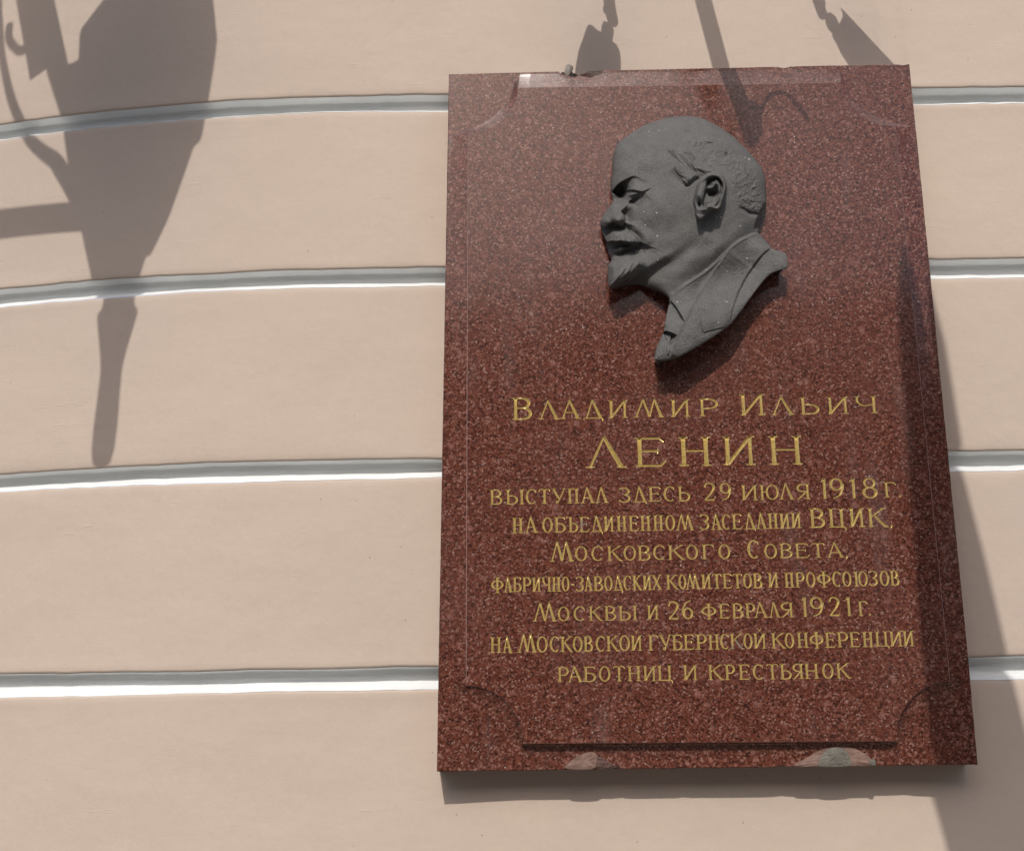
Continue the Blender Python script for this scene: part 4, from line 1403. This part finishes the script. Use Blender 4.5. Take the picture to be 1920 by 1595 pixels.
def lathe(name, pf, cx, t, mat, parent, n=12, ph=0.3, lean=0.0, z0=2.6, sx=1.0, sy=1.0, smooth=False):
    V = []; F = []
    for z, r in pf:
        for i in range(n):
            w = 2 * math.pi * i / n + ph
            V.append((cx + lean * (z - z0) + r * sx * math.cos(w), -t + r * sy * math.sin(w), z))
    for l in range(len(pf) - 1):
        for i in range(n):
            i2 = (i + 1) % n
            F.append((l * n + i, l * n + i2, (l + 1) * n + i2, (l + 1) * n + i))
    F.append(tuple(range(n))[::-1]); F.append(tuple((len(pf) - 1) * n + i for i in range(n)))
    return mesh(name, V, F, mat, parent, smooth=smooth)


lathe('lantern_stem', prof[:13], -0.013, 0.55, M_IRON, lan, 14, lean=0.022, smooth=True, sy=0.7)
lathe('lamp_glass', prof[12:20], 0.006, 0.55, M_IRON, lan, 6, ph=0.52, sy=0.55)
lathe('lantern_body', prof[19:24], 0.006, 0.55, M_GLASS, lan, 6, ph=0.52, sy=0.55)
lathe('lantern_roof', prof[23:], 0.006, 0.55, M_IRON, lan, 6, ph=0.52, sy=0.55)


def rel(pts, ox=-0.81):
    return [(x - ox, z) for x, z in pts]


pillow('bracket_arm', rel([(-1.30, 3.14), (-1.071, 3.095), (-0.90, 3.062), (-0.89, 3.012), (-1.066, 3.045), (-1.30, 3.09)]), 0.5, 0.016, M_IRON, lan, k=0.97)
pillow('bracket_plate', rel([(-1.15, 3.75), (-1.060, 3.75), (-1.002, 3.524), (-0.955, 3.362), (-1.005, 3.372), (-1.037, 3.359), (-1.089, 3.554)]), 0.5, 0.012, M_IRON, lan, k=0.97)
pv, pf = tube([(x + 0.81, -0.5, z) for x, z in catmull([(-1.097, 3.500), (-1.094, 3.468), (-1.072, 3.437), (-1.055, 3.434), (-1.045, 3.450), (-1.04, 3.48)], 5)], 0.0085, 8)
mesh('scroll_hook', pv, pf, M_IRON, lan, smooth=True)
sp = catmull([(-1.132, 3.70), (-1.128, 3.57), (-1.118, 3.503), (-1.106, 3.436), (-1.077, 3.340), (-1.045, 3.268), (-1.018, 3.222), (-0.987, 3.188), (-0.961, 3.163), (-0.940, 3.125), (-0.915, 3.075)], 4)
pv, pf = tube([(x + 0.81, -0.5, z) for x, z in sp], list(np.interp(np.linspace(0, 1, len(sp)), [0, .3, .7, .85, 1], [0.006, 0.0075, 0.0125, 0.015, 0.010])), 8)
mesh('scroll_strap', pv, pf, M_IRON, lan, smooth=True)
pillow('bracket_spine', rel([(-1.012, 3.418), (-0.967, 3.30), (-0.938, 3.172), (-0.903, 3.051), (-0.878, 2.967), (-0.864, 2.915), (-0.835, 2.915), (-0.85, 3.10), (-0.88, 3.30), (-0.925, 3.42), (-0.957, 3.412)]), 0.55, 0.012, M_IRON, lan, k=0.98)
pv, pf = tube([(-0.49, -0.5, 3.115), (-0.49, 0.30, 3.115)], 0.012, 8)
mesh('wall_arm', pv, pf, M_IRON, lan)

# two small floodlights on rods above the plaque
f1 = empty('floodlight', (0.1104, 0, 3.361), 'small floodlight hanging on a rod above the plaque, left one', 'floodlight')


def sh_(pts, ox, oz):
    return [(x - ox, z - oz) for x, z in pts]


pillow('rod', sh_([(0.090, 3.30), (0.108, 3.30), (0.118, 3.20), (0.140, 3.078), (0.142, 3.056), (0.1455, 3.03), (0.145, 3.024), (0.141, 3.018), (0.134, 3.018), (0.126, 3.024), (0.1255, 3.032), (0.122, 3.046), (0.1185, 3.050), (0.1185, 3.056), (0.1205, 3.062), (0.118, 3.078), (0.10, 3.19)], 0.12, 3.3), 0.20, 0.006, M_IRON, f1, k=0.99)
pillow('knuckle', sh_([(0.119, 3.028), (0.134, 3.021), (0.137, 3.010), (0.135, 2.997), (0.132, 2.982), (0.122, 2.978), (0.113, 2.994), (0.114, 3.010), (0.115, 3.017)], 0.12, 3.3), 0.20, 0.006, M_IRON, f1, k=0.98)
pillow('lamp_head', sh_([(0.090, 3.022), (0.095, 3.022), (0.099, 3.019), (0.107, 3.010), (0.114, 3.006), (0.122, 2.997), (0.132, 2.989), (0.141, 2.980), (0.146, 2.969), (0.148, 2.953), (0.1475, 2.930), (0.143, 2.900), (0.133, 2.862), (0.118, 2.828), (0.097, 2.818), (0.078, 2.824), (0.066, 2.850), (0.060, 2.900), (0.066, 2.942), (0.071, 2.969), (0.080, 2.995), (0.086, 3.014)], 0.12, 3.3), 0.20, 0.010, M_IRON, f1, k=0.95)
f2 = empty('floodlight', (0.5304, 0, 3.361), 'small floodlight hanging on a rod above the plaque, right one', 'floodlight')
pillow('rod', sh_([(0.430, 3.30), (0.450, 3.30), (0.5255, 3.07), (0.530, 3.060), (0.528, 3.052), (0.532, 3.036), (0.527, 3.027), (0.521, 3.025), (0.5155, 3.029), (0.512, 3.040), (0.505, 3.07)], 0.54, 3.3), 0.20, 0.006, M_IRON, f2, k=0.99)
pillow('knuckle', sh_([(0.527, 3.034), (0.538, 3.037), (0.547, 3.028), (0.550, 3.020), (0.552, 3.004), (0.538, 2.996), (0.531, 3.005), (0.527, 3.016)], 0.54, 3.3), 0.20, 0.006, M_IRON, f2, k=0.98)
pillow('lamp_head', sh_([(0.557, 3.047), (0.562, 3.042), (0.642, 2.935), (0.655, 2.917), (0.629, 2.900), (0.572, 2.912), (0.560, 2.936), (0.550, 2.955), (0.543, 2.976), (0.537, 2.989), (0.538, 2.999), (0.546, 3.008), (0.554, 3.017), (0.559, 3.027), (0.5605, 3.037)], 0.54, 3.3), 0.20, 0.006, M_IRON, f2, k=0.98)
for o_, gname in ((f1, 0), (f2, 0)):
    o_['group'] = 'floodlights above the plaque'
    pv, pf = tube([(-0.02 if o_ is f1 else -0.10, -0.20, 0.0), (-0.02 if o_ is f1 else -0.10, 0.01, 0.0)], 0.012, 8)
    mesh('wall_fixing', pv, pf, M_IRON, o_)

# flag holder pole with a wire hook
fp = empty('flag_pole', (0.30, 0, 3.3), 'slim metal flag pole with a bent wire hook above the plaque', 'flag pole')
pv, pf = tube([(0.2405 - 0.30, -0.3, 0.25), (0.2805 - 0.30, -0.3, -0.077), (0.307 - 0.30, -0.3, -0.221), (0.3165 - 0.30, -0.3, -0.327), (0.336 - 0.30, -0.3, -0.398), (0.350 - 0.30, -0.3, -0.470)], [0.0155, 0.0155, 0.0155, 0.0150, 0.0150, 0.012], 12)
mesh('pole', pv, pf, M_POLE, fp, smooth=True)
pv, pf = tube([(x - 0.30, -0.3, z - 3.3) for x, z in catmull([(0.353, 2.826), (0.361, 2.836), (0.366, 2.852), (0.3675, 2.878), (0.372, 2.897), (0.381, 2.912), (0.395, 2.924), (0.408, 2.925), (0.421, 2.917), (0.432, 2.900), (0.443, 2.886), (0.450, 2.870)], 4)], 0.0036, 6)
mesh('wire_hook', pv, pf, M_POLE, fp, smooth=True)
pillow('hook_plate', sh_([(0.335, 2.925), (0.350, 2.910), (0.366, 2.904), (0.370, 2.895), (0.362, 2.850), (0.345, 2.84)], 0.30, 3.3), 0.3, 0.005, M_POLE, fp, k=0.98)
pv, pf = tube([(-0.055, -0.3, 0.2), (-0.055, 0.01, 0.1)], 0.012, 8)
mesh('wall_fixing', pv, pf, M_POLE, fp)

# an added cloth form, out of view, shaped to cast the wedge shadow on the right
par = empty('shadow_caster', (0.532, 0, 4.7), 'unseen cloth added above and right of the plaque to cast the wedge shadow', 'shadow caster')
FY = -1.1
ed = [(3.10, 0.381, 0.456), (3.05, 0.379, 0.470), (2.92, 0.374, 0.490), (2.86, 0.372, 0.499), (2.753, 0.370, 0.512), (2.695, 0.369, 0.518), (2.615, 0.370, 0.529),
      (2.52, 0.372, 0.543), (2.44, 0.388, 0.556), (2.37, 0.400, 0.562), (2.35, 0.42, 0.545)]
for tip, base in (((3.335, 0.402), (3.06, 0.378, 0.432)), ((3.345, 0.449), (3.06, 0.432, 0.480))):
    pv, pf = tube([((tip[1] - 0.45), FY, tip[0] - 4.7), ((tip[1] * 0.6 + 0.4 * (base[1] + base[2]) / 2 - 0.45), FY, tip[0] * 0.6 + base[0] * 0.4 - 4.7), ((base[1] + base[2]) / 2 - 0.45, FY, base[0] - 4.7)],
                  [0.004, (base[2] - base[1]) / 2 * 0.78, (base[2] - base[1]) / 2], 10)
    mesh('caster_tip', pv, pf, M_CLOTH, par)
    pv, pf = tube([(tip[1] - 0.45, FY, tip[0] - 4.7), (tip[1] - 0.45, FY, 0.0)], 0.0003, 5)
    mesh('cord', pv, pf, M_IRON, par)
V = []; F = []
n = 16
for z, a, b in ed:
    for i in range(n):
        w = 2 * math.pi * i / n
        r = (b - a) / 2
        V.append(((a + b) / 2 - 0.45 + r * math.cos(w) * (1 - 0.04 * (i % 2)), FY + 0.4 * r * math.sin(w) * (1 - 0.25 * (i % 2)), z - 4.7))
for l in range(len(ed) - 1):
    for i in range(n):
        i2 = (i + 1) % n
        F.append((l * n + i, l * n + i2, (l + 1) * n + i2, (l + 1) * n + i))
F.append(tuple(range(n))); F.append(tuple((len(ed) - 1) * n + i for i in range(n)))
mesh('caster_cloth', V, F, M_CLOTH, par)
pv, pf = tube([(-0.03, FY - 0.1, 0.0), (-0.03, 0.01, 0.0)], 0.014, 10)
mesh('wall_arm', pv, pf, M_IRON, par)  # added arm to carry the unseen shadow-casting cloth
print('tris', sum(len(p.vertices) - 2 for o in bpy.data.objects if o.type == 'MESH' for p in o.data.polygons))
